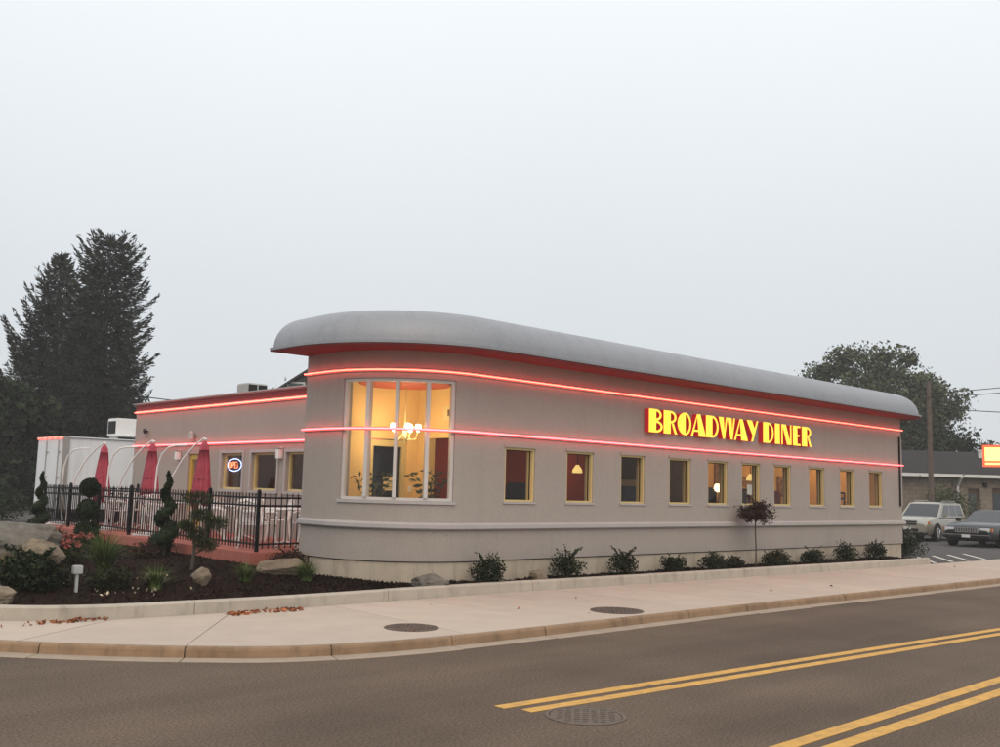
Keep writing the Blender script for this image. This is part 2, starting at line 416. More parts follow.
class B:
    def __init__(s): s.v = []; s.f = []
    def add(s, vs, fs):
        n = len(s.v); s.v += [Vector(v) for v in vs]; s.f += [tuple(i + n for i in f) for f in fs]; return s
    def box(s, a, b):
        x0, y0, z0 = a; x1, y1, z1 = b
        return s.add([(x0, y0, z0), (x1, y0, z0), (x1, y1, z0), (x0, y1, z0), (x0, y0, z1), (x1, y0, z1), (x1, y1, z1), (x0, y1, z1)],
                     [(0, 3, 2, 1), (4, 5, 6, 7), (0, 1, 5, 4), (1, 2, 6, 5), (2, 3, 7, 6), (3, 0, 4, 7)])
    def cbox(s, c, h, bev=0.0):
        if bev <= 0: return s.box([c[i] - h[i] for i in range(3)], [c[i] + h[i] for i in range(3)])
        bm = bmesh.new(); bmesh.ops.create_cube(bm, size=1)
        for v in bm.verts: v.co = Vector((c[0] + v.co.x * 2 * h[0], c[1] + v.co.y * 2 * h[1], c[2] + v.co.z * 2 * h[2]))
        bmesh.ops.bevel(bm, geom=bm.edges[:], offset=bev, segments=2, affect='EDGES')
        bm.verts.index_update()
        s.add([v.co.copy() for v in bm.verts], [tuple(v.index for v in f.verts) for f in bm.faces]); bm.free(); return s
    def tube(s, pts, r, n=8, cap=True):
        pts = [Vector(p) for p in pts]; m = len(pts)
        rs = r if isinstance(r, (list, tuple)) else [r] * m
        rings = []; prev = None
        for i, p in enumerate(pts):
            d = (pts[min(i + 1, m - 1)] - pts[max(i - 1, 0)]).normalized()
            if prev is None:
                ref = Vector((0, 0, 1)) if abs(d.z) < 0.9 else Vector((1, 0, 0))
                a = d.cross(ref).normalized()
            else:
                a = (prev - d * prev.dot(d)).normalized()
            prev = a; b = d.cross(a)
            rings.append([p + (a * math.cos(2 * math.pi * k / n) + b * math.sin(2 * math.pi * k / n)) * rs[i] for k in range(n)])
        vs = [v for rg in rings for v in rg]; fs = []
        for i in range(m - 1):
            for k in range(n):
                fs.append((i * n + k, i * n + (k + 1) % n, (i + 1) * n + (k + 1) % n, (i + 1) * n + k))
        if cap:
            fs.append(tuple(reversed(range(n)))); fs.append(tuple((m - 1) * n + k for k in range(n)))
        return s.add(vs, fs)
    def lathe(s, prof, n=16, c=(0, 0, 0), axis='z'):
        vs = []; fs = []
        for r, h in prof:
            for k in range(n):
                a = 2 * math.pi * k / n
                p = (r * math.cos(a), r * math.sin(a), h) if axis == 'z' else ((r * math.cos(a), h, r * math.sin(a)))
                vs.append((p[0] + c[0], p[1] + c[1], p[2] + c[2]))
        for i in range(len(prof) - 1):
            for k in range(n):
                fs.append((i * n + k, i * n + (k + 1) % n, (i + 1) * n + (k + 1) % n, (i + 1) * n + k))
        fs.append(tuple(reversed(range(n)))); fs.append(tuple((len(prof) - 1) * n + k for k in range(n)))
        return s.add(vs, fs)
    def prism(s, poly, y0, y1):
        # polygon in x,z extruded along y
        n = len(poly)
        vs = [(x, y0, z) for x, z in poly] + [(x, y1, z) for x, z in poly]
        fs = [tuple(range(n)), tuple(reversed(range(n, 2 * n)))] + [(i, i + n, (i + 1) % n + n, (i + 1) % n) for i in range(n)]
        return s.add(vs, fs)
    def slab(s, poly, z0, z1):
        n = len(poly)
        vs = [(x, y, z0) for x, y in poly] + [(x, y, z1) for x, y in poly]
        fs = [tuple(reversed(range(n))), tuple(range(n, 2 * n))] + [(i, (i + 1) % n, (i + 1) % n + n, i + n) for i in range(n)]
        return s.add(vs, fs)
    def sphere(s, c, r, n=12, m=8, sc=(1, 1, 1)):
        vs = [(c[0], c[1], c[2] + r * sc[2])]; fs = []
        for i in range(1, m):
            t = math.pi * i / m
            for k in range(n):
                a = 2 * math.pi * k / n
                vs.append((c[0] + r * sc[0] * math.sin(t) * math.cos(a), c[1] + r * sc[1] * math.sin(t) * math.sin(a), c[2] + r * sc[2] * math.cos(t)))
        vs.append((c[0], c[1], c[2] - r * sc[2]))
        for k in range(n): fs.append((0, 1 + k, 1 + (k + 1) % n))
        for i in range(m - 2):
            for k in range(n):
                a = 1 + i * n; b = a + n
                fs.append((a + k, b + k, b + (k + 1) % n, a + (k + 1) % n))
        L = len(vs) - 1; a = 1 + (m - 2) * n
        for k in range(n): fs.append((a + k, L, a + (k + 1) % n))
        return s.add(vs, fs)
    def build(s, name, m, parent=None, smooth=False, **k):
        return obj(name, s.v, s.f, m, parent, smooth, **k)

def leaves(name, cen, size, m, parent=None, aspect=0.5, dirs=None, fold=0.0, jit=0.35, kind=None):
    """many small leaf faces: cen (n,3) numpy, each a pointed four-sided leaf of its own size and direction"""
    cen = np.asarray(cen, float); n = len(cen)
    sz = size * (1 + jit * rng.uniform(-1, 1, n))
    d = rng.normal(size=(n, 3)) if dirs is None else np.asarray(dirs, float) + rng.normal(size=(n, 3)) * 0.25
    d /= np.linalg.norm(d, axis=1)[:, None] + 1e-9
    w = np.cross(d, rng.normal(size=(n, 3))); w /= np.linalg.norm(w, axis=1)[:, None] + 1e-9
    L = d * sz[:, None]; W = w * (sz * aspect)[:, None]
    nn = np.cross(d, w) * (sz * fold)[:, None]
    v = np.stack([cen - L * 0.5, cen + W * 0.5 + nn, cen + L * 0.5, cen - W * 0.5 + nn], 1).reshape(-1, 3)
    me = bpy.data.meshes.new(name)
    me.vertices.add(4 * n); me.vertices.foreach_set('co', v.ravel())
    me.loops.add(4 * n); me.loops.foreach_set('vertex_index', np.arange(4 * n, dtype=np.int32))
    me.polygons.add(n)
    me.polygons.foreach_set('loop_start', np.arange(0, 4 * n, 4, dtype=np.int32))
    me.update(calc_edges=True)
    me.materials.append(M[m])
    o = bpy.data.objects.new(name, me); COL.objects.link(o)
    if parent: o.parent = parent
    if kind: o['kind'] = kind
    return o

def ball_points(n, r, c=(0, 0, 0), sc=(1, 1, 1), inner=0.8, lump=0.12):
    d = rng.normal(size=(n, 3)); d /= np.linalg.norm(d, axis=1)[:, None]
    k = rng.normal(size=(5, 3)) * 2.5
    l = sum(np.sin(d @ k[i] + i) for i in range(5)) / 5
    rad = r * (1 + lump * l * 2) * rng.uniform(inner, 1.04, n)
    return d * rad[:, None] * np.array(sc) + np.array(c)

def resample(pts, step):
    pts = [Vector(p) for p in pts]
    # Catmull-Rom to dense, then equal arc length
    dense = []
    for i in range(len(pts) - 1):
        p0 = pts[max(i - 1, 0)]; p1 = pts[i]; p2 = pts[i + 1]; p3 = pts[min(i + 2, len(pts) - 1)]
        for k in range(20):
            t = k / 20
            a = (p1 - p0).length ** 0.5 or 1e-3; b = (p2 - p1).length ** 0.5; c = (p3 - p2).length ** 0.5 or 1e-3
            m1 = (p2 - p1) if i == 0 else ((p2 - p1) / b + (p1 - p0) / a - (p2 - p0) / (a + b)) 
            h = t * t * (3 - 2 * t)
            # centripetal hermite tangents, simple and stable
            v1 = (p2 - p0) * ((p2 - p1).length / max((p2 - p0).length, 1e-6))
            v2 = (p3 - p1) * ((p2 - p1).length / max((p3 - p1).length, 1e-6))
            dense.append(p1 * (2 * t ** 3 - 3 * t ** 2 + 1) + v1 * (t ** 3 - 2 * t ** 2 + t) + p2 * (-2 * t ** 3 + 3 * t ** 2) + v2 * (t ** 3 - t ** 2))
    dense.append(pts[-1])
    out = [dense[0]]; acc = 0
    for a, b in zip(dense, dense[1:]):
        L = (b - a).length
        while acc + L >= step:
            f = (step - acc) / L
            a = a.lerp(b, f); L = (b - a).length; out.append(a.copy()); acc = 0
        acc += L
    return out

def normals(pts):
    out = []
    for i in range(len(pts)):
        d = (pts[min(i + 1, len(pts) - 1)] - pts[max(i - 1, 0)]).normalized()
        out.append(Vector((-d.y, d.x)))       # left of travel
    return out

def sweep(b, pts, nrm, prof, closed=True, caps=True):
    """pts/nrm plan points and normals, prof list of (offset along normal, z)"""
    n = len(prof); vs = []; fs = []
    for p, q in zip(pts, nrm):
        for o, z in prof: vs.append((p.x + q.x * o, p.y + q.y * o, z))
    k2 = n if closed else n - 1
    for i in range(len(pts) - 1):
        for k in range(k2):
            fs.append((i * n + k, (i + 1) * n + k, (i + 1) * n + (k + 1) % n, i * n + (k + 1) % n))
    if closed and caps:
        fs.append(tuple(range(n))); fs.append(tuple(reversed([(len(pts) - 1) * n + k for k in range(n)])))
    b.add(vs, fs)
    return b

# ================================================================== ground, road, kerbs, pavement
tag(B().slab([(-150, -150), (150, -150), (150, 150), (-150, 150)], -0.5, -0.03).build('ground', 'ground'), kind='structure')

KL = [(1.0, 70), (0.98, 40), (1.0, 25), (1.05, 18), (1.45, 14.2), (2.25, 12.3), (3.29, 10.98), (4.0, 10.2), (4.75, 9.55), (5.5, 9.05), (6.7, 8.74), (8.2, 8.65),
      (12, 8.66), (16, 8.62), (22, 8.50), (30, 8.35), (60, 7.9), (90, 7.4)]
kerb_pts = resample(KL, 0.25)
kerb_n = normals(kerb_pts)            # left of travel = towards the diner
# road sheet: everything on the camera's side of the kerb line
road_poly = [(p.x - n.x * 0.0, p.y - n.y * 0.0) for p, n in zip(kerb_pts, kerb_n)]
road_poly = road_poly[::2] + [(90, -40), (-40, -40), (-40, 70)]
tag(B().slab(road_poly, -0.02, 0.0).build('road', 'asphalt'), kind='structure')
# gutter strip: short cast lengths
gut = tag(sweep(B(), kerb_pts, kerb_n, [(0.02, 0.001), (-0.005, 0.0014), (-0.005, 0.0011), (0.02, 0.0008)]).build('gutter', 'joint'), kind='structure')
STEP = 6
for i in range(0, len(kerb_pts) - STEP, STEP):
    sl = slice(i, i + STEP + 1)
    pp = [p.copy() for p in kerb_pts[sl]]; nn = kerb_n[sl]
    d0 = (pp[1] - pp[0]).normalized(); pp[0] = pp[0] + d0 * 0.006; pp[-1] = pp[-1] - d0 * 0.006
    w = 0.20 + 0.015 * math.sin(i * 1.7)
    sweep(B(), pp, nn, [(0.0, 0.012), (-w, 0.006), (-w - 0.004, 0.001), (0.0, 0.001)]).build('gutter_slab', 'gutter', gut)
# kerb stones
kerb = tag(sweep(B(), kerb_pts, kerb_n, [(0.03, 0.0), (0.055, 0.0), (0.055, 0.10), (0.03, 0.10)]).build('kerb', 'joint'), kind='structure')
for i in range(0, len(kerb_pts) - STEP, STEP):
    pp = [p.copy() for p in kerb_pts[i:i + STEP + 1]]; nn = kerb_n[i:i + STEP + 1]
    d0 = (pp[1] - pp[0]).normalized(); d1 = (pp[-1] - pp[-2]).normalized()
    pp[0] = pp[0] + d0 * 0.008; pp[-1] = pp[-1] - d1 * 0.008
    dz = random.uniform(-0.004, 0.004); do = random.uniform(-0.006, 0.006)
    sweep(B(), pp, nn, [(do, 0.0), (do + 0.012, 0.085 + dz), (do + 0.024, 0.108 + dz), (do + 0.04, 0.117 + dz), (0.062, 0.119 + dz), (0.062, 0.0)]).build('kerb_stone', 'kerb', kerb)
# planter kerb
PL = [(2.45, 40), (2.45, 25), (2.5, 19), (2.7, 15.4), (3.05, 13.6), (3.72, 12.5), (4.65, 12.0), (5.9, 11.86), (7.3, 11.78), (9.2, 11.80), (11.2, 11.80), (13.5, 11.72), (16.3, 11.6), (20, 11.5), (23, 11.43), (26.55, 11.38)]
plant_pts = resample(PL, 0.25)
plant_n = normals(plant_pts)
pk = tag(sweep(B(), plant_pts, plant_n, [(0.03, 0.10), (0.13, 0.10), (0.13, 0.26), (0.03, 0.26)]).build('planter_kerb', 'joint'), kind='structure')
STEP2 = 12
i = 0
while i < len(plant_pts) - 2:
    j = min(i + STEP2, len(plant_pts) - 1)
    pp = [p.copy() for p in plant_pts[i:j + 1]]; nn = plant_n[i:j + 1]
    d0 = (pp[1] - pp[0]).normalized(); d1 = (pp[-1] - pp[-2]).normalized()
    pp[0] = pp[0] + d0 * 0.005; pp[-1] = pp[-1] - d1 * 0.005
    dz = random.uniform(-0.003, 0.003)
    sweep(B(), pp, nn, [(0, 0.10), (0.006, 0.265 + dz), (0.03, 0.285 + dz), (0.14, 0.287 + dz), (0.165, 0.27 + dz), (0.17, 0.10)]).build('kerb_stone', 'kerb_pale', pk)
    i = j
# parking lot sheet behind and beside the diner
lot_poly = [(2.5, 16), (2.5, 90), (95, 90), (95, 10.8), (60, 11.0), (26.7, 11.45), (20, 11.56), (12, 11.86), (5.9, 11.95), (4, 12.4), (3.1, 13.8)]
tag(B().slab(lot_poly, -0.02, 0.10).build('parking_lot', 'lot'), kind='structure')
# pavement: base and slabs
far = plant_pts + [Vector((26.55 + 0.5 * k, 11.38 - 0.0115 * 0.5 * k)) for k in range(1, 68)]
near_s = [p + n * 0.066 for p, n in zip(kerb_pts, kerb_n)]
def closest(p, line, lo):
    best = min(range(lo, min(lo + 200, len(line))), key=lambda k: (line[k] - p).length_squared)
    return best
pairs = []; j = 0
i = 0
while far[i].y > 39.5: i += 1
while i < len(far):
    j = closest(far[i], near_s, j if pairs else 0) if not pairs else closest(far[i], near_s, j)
    pairs.append((j, i)); i += 6 if i < len(plant_pts) - 6 else 3
sw = B()
def slab_poly(j0, i0, j1, i1, gap):
    near = [near_s[k].copy() for k in range(j0, max(j1, j0 + 1) + 1)]
    fr = [far[k].copy() for k in range(i0, i1 + 1)]
    if gap:
        d = (near[-1] - near[0]).normalized(); near[0] += d * gap; near[-1] -= d * gap
        d = (fr[-1] - fr[0]).normalized(); fr[0] += d * gap; fr[-1] -= d * gap
        fr = [p + (near[len(near) // 2] - p).normalized() * 0.006 for p in fr]
    return [(p.x, p.y) for p in near] + [(p.x, p.y) for p in reversed(fr)]
for (j0, i0), (j1, i1) in zip(pairs, pairs[1:]):
    q = slab_poly(j0, i0, j1, i1, 0)
    sw.add([(x, y, 0.109) for x, y in q], [tuple(range(len(q)))])
side = tag(sw.build('sidewalk', 'joint'), kind='structure')
for k, ((j0, i0), (j1, i1)) in enumerate(zip(pairs, pairs[1:])):
    B().slab(slab_poly(j0, i0, j1, i1, 0.006), 0.1085, 0.120 + random.uniform(0, 0.003)).build('paving_slab', 'concrete' if k % 3 else 'concrete2', side)

# manhole covers
def manhole(loc, r, label, m='iron', pattern=True):
    t = thing('manhole_cover', label, 'manhole cover', loc, random.uniform(0, 3))
    b = B().lathe([(r, 0.0), (r, 0.006), (r * 0.9, 0.006), (r * 0.9, 0.0)], 40); b.build('rim', m, t)
    B().lathe([(r * 0.88, 0.0), (r * 0.88, 0.004)], 40).build('lid', m, t)
    b = B()
    for a in range(-5, 6):
        for c in range(-5, 6):
            x, y = a * r * 0.15, c * r * 0.15
            if x * x + y * y < (r * 0.78) ** 2 and (a + c) % 2 == 0:
                b.cbox((x, y, 0.006), (r * 0.05, r * 0.05, 0.003))
    o = b.build('raised_pattern', m, t); o['kind'] = 'stuff'
manhole((7.43, 9.45, 0.1235), 0.33, 'round iron cover set in the pale sidewalk beside the curved corner window')
manhole((10.95, 9.22, 0.1235), 0.38, 'round iron cover set in the pale sidewalk in front of the straight facade windows')
M['iron_road'] = mat('iron_road', (0.115, 0.087, 0.068), 0.85, 0.25, 12, 0.5, 60)
manhole((6.1, 5.45, 0.001), 0.33, 'round worn cover sunk in the brown asphalt below the double yellow line', 'iron_road')

# yellow centre lines
def strip(name, pts, w, z, m, parent=None):
    pts = [Vector(p) for p in pts]; nn = normals(pts)
    return sweep(B(), pts, nn, [(-w / 2, z - 0.003), (w / 2, z - 0.003), (w / 2, z), (-w / 2, z)]).build(name, m, parent)
mk = tag(strip('road_marking', [(5.74, 6.09), (10, 5.83), (15.1, 5.50), (24, 4.95), (40, 4.0), (70, 2.4)], 0.125, 0.004, 'yellow_paint'), kind='structure')
strip('line', [(5.83, 5.86), (10, 5.60), (15.0, 5.27), (24, 4.72), (40, 3.77), (70, 2.17)], 0.125, 0.004, 'yellow_paint', mk)
mk2 = tag(strip('road_marking', [(3.0, 3.98), (6.4, 3.92), (10.93, 3.98), (24, 3.75), (40, 2.9), (70, 1.3)], 0.13, 0.004, 'yellow_paint'), kind='structure')
strip('line', [(3.0, 3.73), (6.4, 3.68), (10.4, 3.73), (24, 3.5), (40, 2.65), (70, 1.05)], 0.13, 0.004, 'yellow_paint', mk2)
# white hatching on the lot entrance
hm = tag(strip('lot_marking', [(27.2, 11.62), (29.6, 13.2)], 0.10, 0.105, 'white_paint'), kind='structure')
for dx in (1.1, 2.2, 3.4):
    strip('stripe', [(27.2 + dx, 11.62), (29.6 + dx, 13.2)], 0.10, 0.105, 'white_paint', hm)
for k in range(6):
    strip('bay_line', [(36.2, 19.5 + 2.7 * k), (41.2, 19.5 + 2.7 * k)], 0.10, 0.105, 'white_paint', hm)

# ================================================================== mulch bed
def bed_z(x, y):
    z = 0.245 + 0.17 * min(1, max(0, (y - 12.5) / 3.2)) * min(1, max(0, (10.2 - x) / 1.5))
    return z + 0.012 * math.sin(x * 3.1 + y) + 0.010 * math.sin(y * 4.3 - x * 2)
bed = B()
inner = [p + n * 0.16 for p, n in zip(plant_pts, plant_n)]
back = {}
rows = 14
strips = []
start = next(k for k, p in enumerate(inner) if p.y < 29)
for p in inner[start:]:
    if p.x < 9.0: q = Vector((8.75, max(14.2, min(28.5, p.y + 2.5 + (9 - p.x) * 0.2)))) if p.y < 16 else Vector((8.75, min(29, p.y + (16 - 16) + 0.5 + (19 if False else 0))))
    else: q = Vector((p.x + 0.02, 13.0))
    strips.append((p, q))
# monotone spread of the far side for the left part: from (8.75,29) down to (9.6,13.2)
left = [s for s in strips if s[0].x < 9.0]
m_ = len(left)
strips = [(s[0], Vector((8.75, 29)) .lerp(Vector((8.75, 14.9)), min(1, k / (m_ * 0.55))) if k < m_ * 0.55 else Vector((8.75, 14.9)).lerp(Vector((10.0, 13.2)), (k - m_ * 0.55) / (m_ * 0.45))) for k, s in enumerate(left)] + strips[m_:]
n_ = len(strips)
for p, q in strips:
    for r_ in range(rows):
        a = p.lerp(q, r_ / (rows - 1)); bed.v.append(Vector((a.x, a.y, bed_z(a.x, a.y))))
for k in range(n_ - 1):
    for r_ in range(rows - 1):
        bed.f.append((k * rows + r_, (k + 1) * rows + r_, (k + 1) * rows + r_ + 1, k * rows + r_ + 1))
mulch = tag(bed.build('mulch_bed', 'mulch', smooth=True), kind='structure')
# loose bark chips
cp = []
for _ in range(26000):
    k = random.random(); idx = int(k * (n_ - 1)); f = random.random()
    if strips[idx][0].y > 22: continue
    a = strips[idx][0].lerp(strips[min(idx + 1, n_ - 1)][0], random.random()); b_ = strips[idx][1]
    c = a.lerp(b_, f)
    cp.append((c.x, c.y, bed_z(c.x, c.y) + random.uniform(0, 0.02)))
tag(leaves('bark_chips', cp, 0.05, 'mulch_chip', aspect=0.35), 'dark brown bark chips scattered over the planting bed', 'mulch', kind='stuff')

# ================================================================== the diner
diner = thing('diner', 'grey stucco streamline diner with rounded corner, bullnose metal roof and red neon lines', 'building', (0, 0, 0))
CXN, CYN, RN = 11.02, 14.28, 1.78
XW, YF, XE, YB = 9.24, 12.5, 27.15, 15.0       # west face, front face, east face, back of the front block

def path(off=0.0, x_end=XE, arc_n=20, tail=2.5, step=0.6):
    """plan line of the front block with outward normals, offset outwards by off"""
    P = []; N = []
    for k in range(3):
        P.append(Vector((XW, YB + (CYN - YB) * k / 3))); N.append(Vector((-1, 0)))
    for k in range(arc_n + 1):
        a = math.pi + (math.pi / 2) * k / arc_n
        P.append(Vector((CXN + RN * math.cos(a), CYN + RN * math.sin(a)))); N.append(Vector((math.cos(a), math.sin(a))))
    L = x_end - CXN; m = int(L / step)
    for k in range(1, m + 1):
        P.append(Vector((CXN + L * k / m, YF))); N.append(Vector((0, -1)))
    N[-1] = Vector((1, -1))               # mitre
    for k in range(1, 4):
        P.append(Vector((x_end, YF + tail * k / 3))); N.append(Vector((1, 0)))
    return P, N

def sw_path(prof, name, m, parent, closed=True, smooth=False, **kw):
    P, N = path(**kw)
    return sweep(B(), P, N, prof, closed).build(name, m, parent, smooth)

# front wall with real openings -------------------------------------------------
S_FLAT = YB - CYN
S_ARC = RN * math.pi / 2
S_FRONT = XE - CXN
def wall_pt(s, off):
    if s <= S_FLAT: return XW - off, YB - s
    if s <= S_FLAT + S_ARC:
        a = math.pi + (s - S_FLAT) / RN
        return CXN + (RN + off) * math.cos(a), CYN + (RN + off) * math.sin(a)
    if s <= S_FLAT + S_ARC + S_FRONT: return CXN + (s - S_FLAT - S_ARC), YF - off
    return XE + off, YF + (s - S_FLAT - S_ARC - S_FRONT)
def s_x(x): return S_FLAT + S_ARC + (x - CXN)
def s_ang(deg): return S_FLAT + RN * (R(deg) - math.pi)

def hole_wall(s0, s1, z0, z1, holes, th, fn, fine):
    ss = sorted(set([s0, s1] + [h[0] for h in holes] + [h[1] for h in holes] + [f for f in fine if s0 < f < s1]))
    zs = sorted(set([z0, z1] + [h[2] for h in holes] + [h[3] for h in holes]))
    b = B(); idx = {}
    def vert(i, k, side):
        key = (i, k, side)
        if key not in idx:
            x, y = fn(ss[i], 0 if side == 0 else -th)
            idx[key] = len(b.v); b.v.append(Vector((x, y, zs[k])))
        return idx[key]
    def solid(i, k):
        if i < 0 or k < 0 or i >= len(ss) - 1 or k >= len(zs) - 1: return False
        sm = (ss[i] + ss[i + 1]) / 2; zm = (zs[k] + zs[k + 1]) / 2
        return not any(h[0] < sm < h[1] and h[2] < zm < h[3] for h in holes)
    for i in range(len(ss) - 1):
        for k in range(len(zs) - 1):
            if not solid(i, k): continue
            b.f.append((vert(i, k, 0), vert(i + 1, k, 0), vert(i + 1, k + 1, 0), vert(i, k + 1, 0)))
            b.f.append((vert(i, k, 1), vert(i, k + 1, 1), vert(i + 1, k + 1, 1), vert(i + 1, k, 1)))
            if not solid(i - 1, k): b.f.append((vert(i, k, 0), vert(i, k + 1, 0), vert(i, k + 1, 1), vert(i, k, 1)))
            if not solid(i + 1, k): b.f.append((vert(i + 1, k, 0), vert(i + 1, k, 1), vert(i + 1, k + 1, 1), vert(i + 1, k + 1, 0)))
            if not solid(i, k - 1): b.f.append((vert(i, k, 0), vert(i, k, 1), vert(i + 1, k, 1), vert(i + 1, k, 0)))
            if not solid(i, k + 1): b.f.append((vert(i, k + 1, 0), vert(i + 1, k + 1, 0), vert(i + 1, k + 1, 1), vert(i, k + 1, 1)))
    return b

WX = [11.78, 13.36, 14.92, 16.48, 17.85, 19.16, 20.51, 22.11, 23.66, 25.23]
WW, WZ0, WZ1 = 0.74, 1.585, 2.535
holes = [(s_x(x), s_x(x + WW), WZ0, WZ1) for x in WX]
A0, A1, CZ0, CZ1 = 192.6, 257.8, 1.57, 3.60
holes.append((s_ang(A0), s_ang(A1), CZ0, CZ1))
s_end = S_FLAT + S_ARC + S_FRONT
holes.append((s_end + 0.22, s_end + 1.1, WZ0, 3.4))           # tall window round the east corner
fine = [S_FLAT + S_ARC * k / 36 for k in range(37)] + [s_end]
hole_wall(0, s_end + 2.5, 0.585, 4.085, holes, 0.22, wall_pt, fine).build('front_wall', 'stucco', diner)
# foundation, drip joint, belt moulding
sw_path([(-0.03, 0.05), (-0.03, 0.565), (-0.2, 0.565), (-0.2, 0.05)], 'foundation', 'foundation', diner)
sw_path([(-0.045, 0.565), (-0.045, 0.5845), (-0.2, 0.5845), (-0.2, 0.565)], 'drip_joint', 'dark', diner)
sw_path([(-0.01, 1.095), (0.055, 1.105), (0.075, 1.125), (0.075, 1.185), (0.06, 1.205), (-0.01, 1.222)], 'belt_moulding', 'trim', diner)
# soffit and bullnose roof
OV = 0.76
RXE, RC = 27.80, 1.25
def roof_path(off):
    """eave plan line moved inwards by off"""
    P = []
    Ro = RN + OV - off
    xw = CXN - Ro
    for k in range(3): P.append((xw, YB + 0.03 + (CYN - YB - 0.03) * k / 3))
    for k in range(29):
        a = math.pi + (math.pi / 2) * k / 28
        P.append((CXN + Ro * math.cos(a), CYN + Ro * math.sin(a)))
    yf = CYN - Ro
    cx, cy = RXE - RC, yf + off + RC - 0
    cy = (CYN - RN - OV) + RC
    for k in range(1, 25): P.append((CXN + (cx - CXN) * k / 25, yf))
    for k in range(17):
        a = -math.pi / 2 + (math.pi / 2) * k / 16
        P.append((cx + (RC - off) * math.cos(a), cy + (RC - off) * math.sin(a)))
    for k in range(1, 4): P.append((RXE - off, cy + (YB + 0.03 - cy) * k / 3))
    return P
EZ = 4.09
prof = [(0.0, EZ), (0.0, EZ + 0.045), (0.07, EZ + 0.05)]
HR, VR = 0.74, 0.60
for k in range(1, 13):
    a = math.pi / 2 * k / 12
    prof.append((0.07 + HR * (1 - math.cos(a)) , EZ + 0.05 + VR * math.sin(a)))
rings = [(roof_path(o), z) for o, z in prof]
rb = B(); npt = len(rings[0][0])
for P, z in rings:
    for p in P: rb.v.append(Vector((p[0], p[1], z)))
for i in range(len(rings) - 1):
    for k in range(npt - 1):
        rb.f.append((i * npt + k, i * npt + k + 1, (i + 1) * npt + k + 1, (i + 1) * npt + k))
base = (len(rings) - 1) * npt
rb.f.append(tuple(base + k for k in range(npt)))
rb.f.append(tuple([i * npt for i in range(len(rings))][::-1] + [i * npt + npt - 1 for i in range(len(rings))][0:0]))
# rear face closing the bullnose
rb.f.append(tuple([i * npt for i in range(len(rings))] + [i * npt + npt - 1 for i in reversed(range(len(rings)))]))
rb.f.pop(-2)
roof = rb.build('roof', 'roofmetal', diner)
me = roof.data
for p in me.polygons: p.use_smooth = len(p.vertices) == 4
me.set_sharp_from_angle(angle=R(35))
# seams across the metal roof
for xs in (13.6, 16.9, 20.2, 23.5):
    sb = B()
    pts = [(xs, (CYN - RN - OV) + o, z + 0.003) for o, z in prof[2:]]
    for (a, b2) in zip(pts, pts[1:]):
        sb.add([(a[0] - 0.012, a[1], a[2]), (a[0] + 0.012, a[1], a[2]), (b2[0] + 0.012, b2[1], b2[2]), (b2[0] - 0.012, b2[1], b2[2])], [(0, 1, 2, 3)])
    sb.build('seam', 'roofmetal', roof)
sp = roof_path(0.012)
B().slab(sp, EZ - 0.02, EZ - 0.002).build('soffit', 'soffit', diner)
# upper rear wall of the front block, above the low wing
B().box((XW + 0.02, YB - 0.16, 0.6), (10.50, YB - 0.002, EZ - 0.021)).build('rear_wall', 'stucco', diner)
B().box((11.36, YB - 0.16, 3.95), (XE - 0.02, YB - 0.002, EZ - 0.021)).build('rear_wall', 'stucco', diner)
B().box((10.50, YB - 0.16, 2.75), (11.36, YB - 0.002, EZ - 0.021)).build('rear_wall', 'stucco', diner)

B().box((10.63, YF + 0.03, 3.80), (10.637, YF + 0.05, 4.05)).v and None
x_, y_ = wall_pt(s_ang(257), 0.001)
B().tube([(x_, y_, 3.78), (x_, y_, EZ - 0.03)], 0.006, 4).build('control_joint', 'foundation', diner)
# neon lines -------------------------------------------------------------------
def neon(z, r, m, name='neon_tube'):
    P, N = path(tail=0.01, step=0.5)
    P = P[:-3]; N = N[:-3]; N[-1] = Vector((0, -1))
    return B().tube([(p.x + n.x * 0.06, p.y + n.y * 0.06, z) for p, n in zip(P, N)], r, 8).build(name, m, diner, True)
neon(3.735, 0.0115, 'neon'); neon(2.75, 0.0115, 'neon_pink')
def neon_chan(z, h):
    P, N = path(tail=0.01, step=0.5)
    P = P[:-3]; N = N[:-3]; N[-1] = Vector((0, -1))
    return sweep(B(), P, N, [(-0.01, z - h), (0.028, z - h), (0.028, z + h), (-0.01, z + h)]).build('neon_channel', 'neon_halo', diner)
neon_chan(3.735, 0.026); neon_chan(2.75, 0.026)

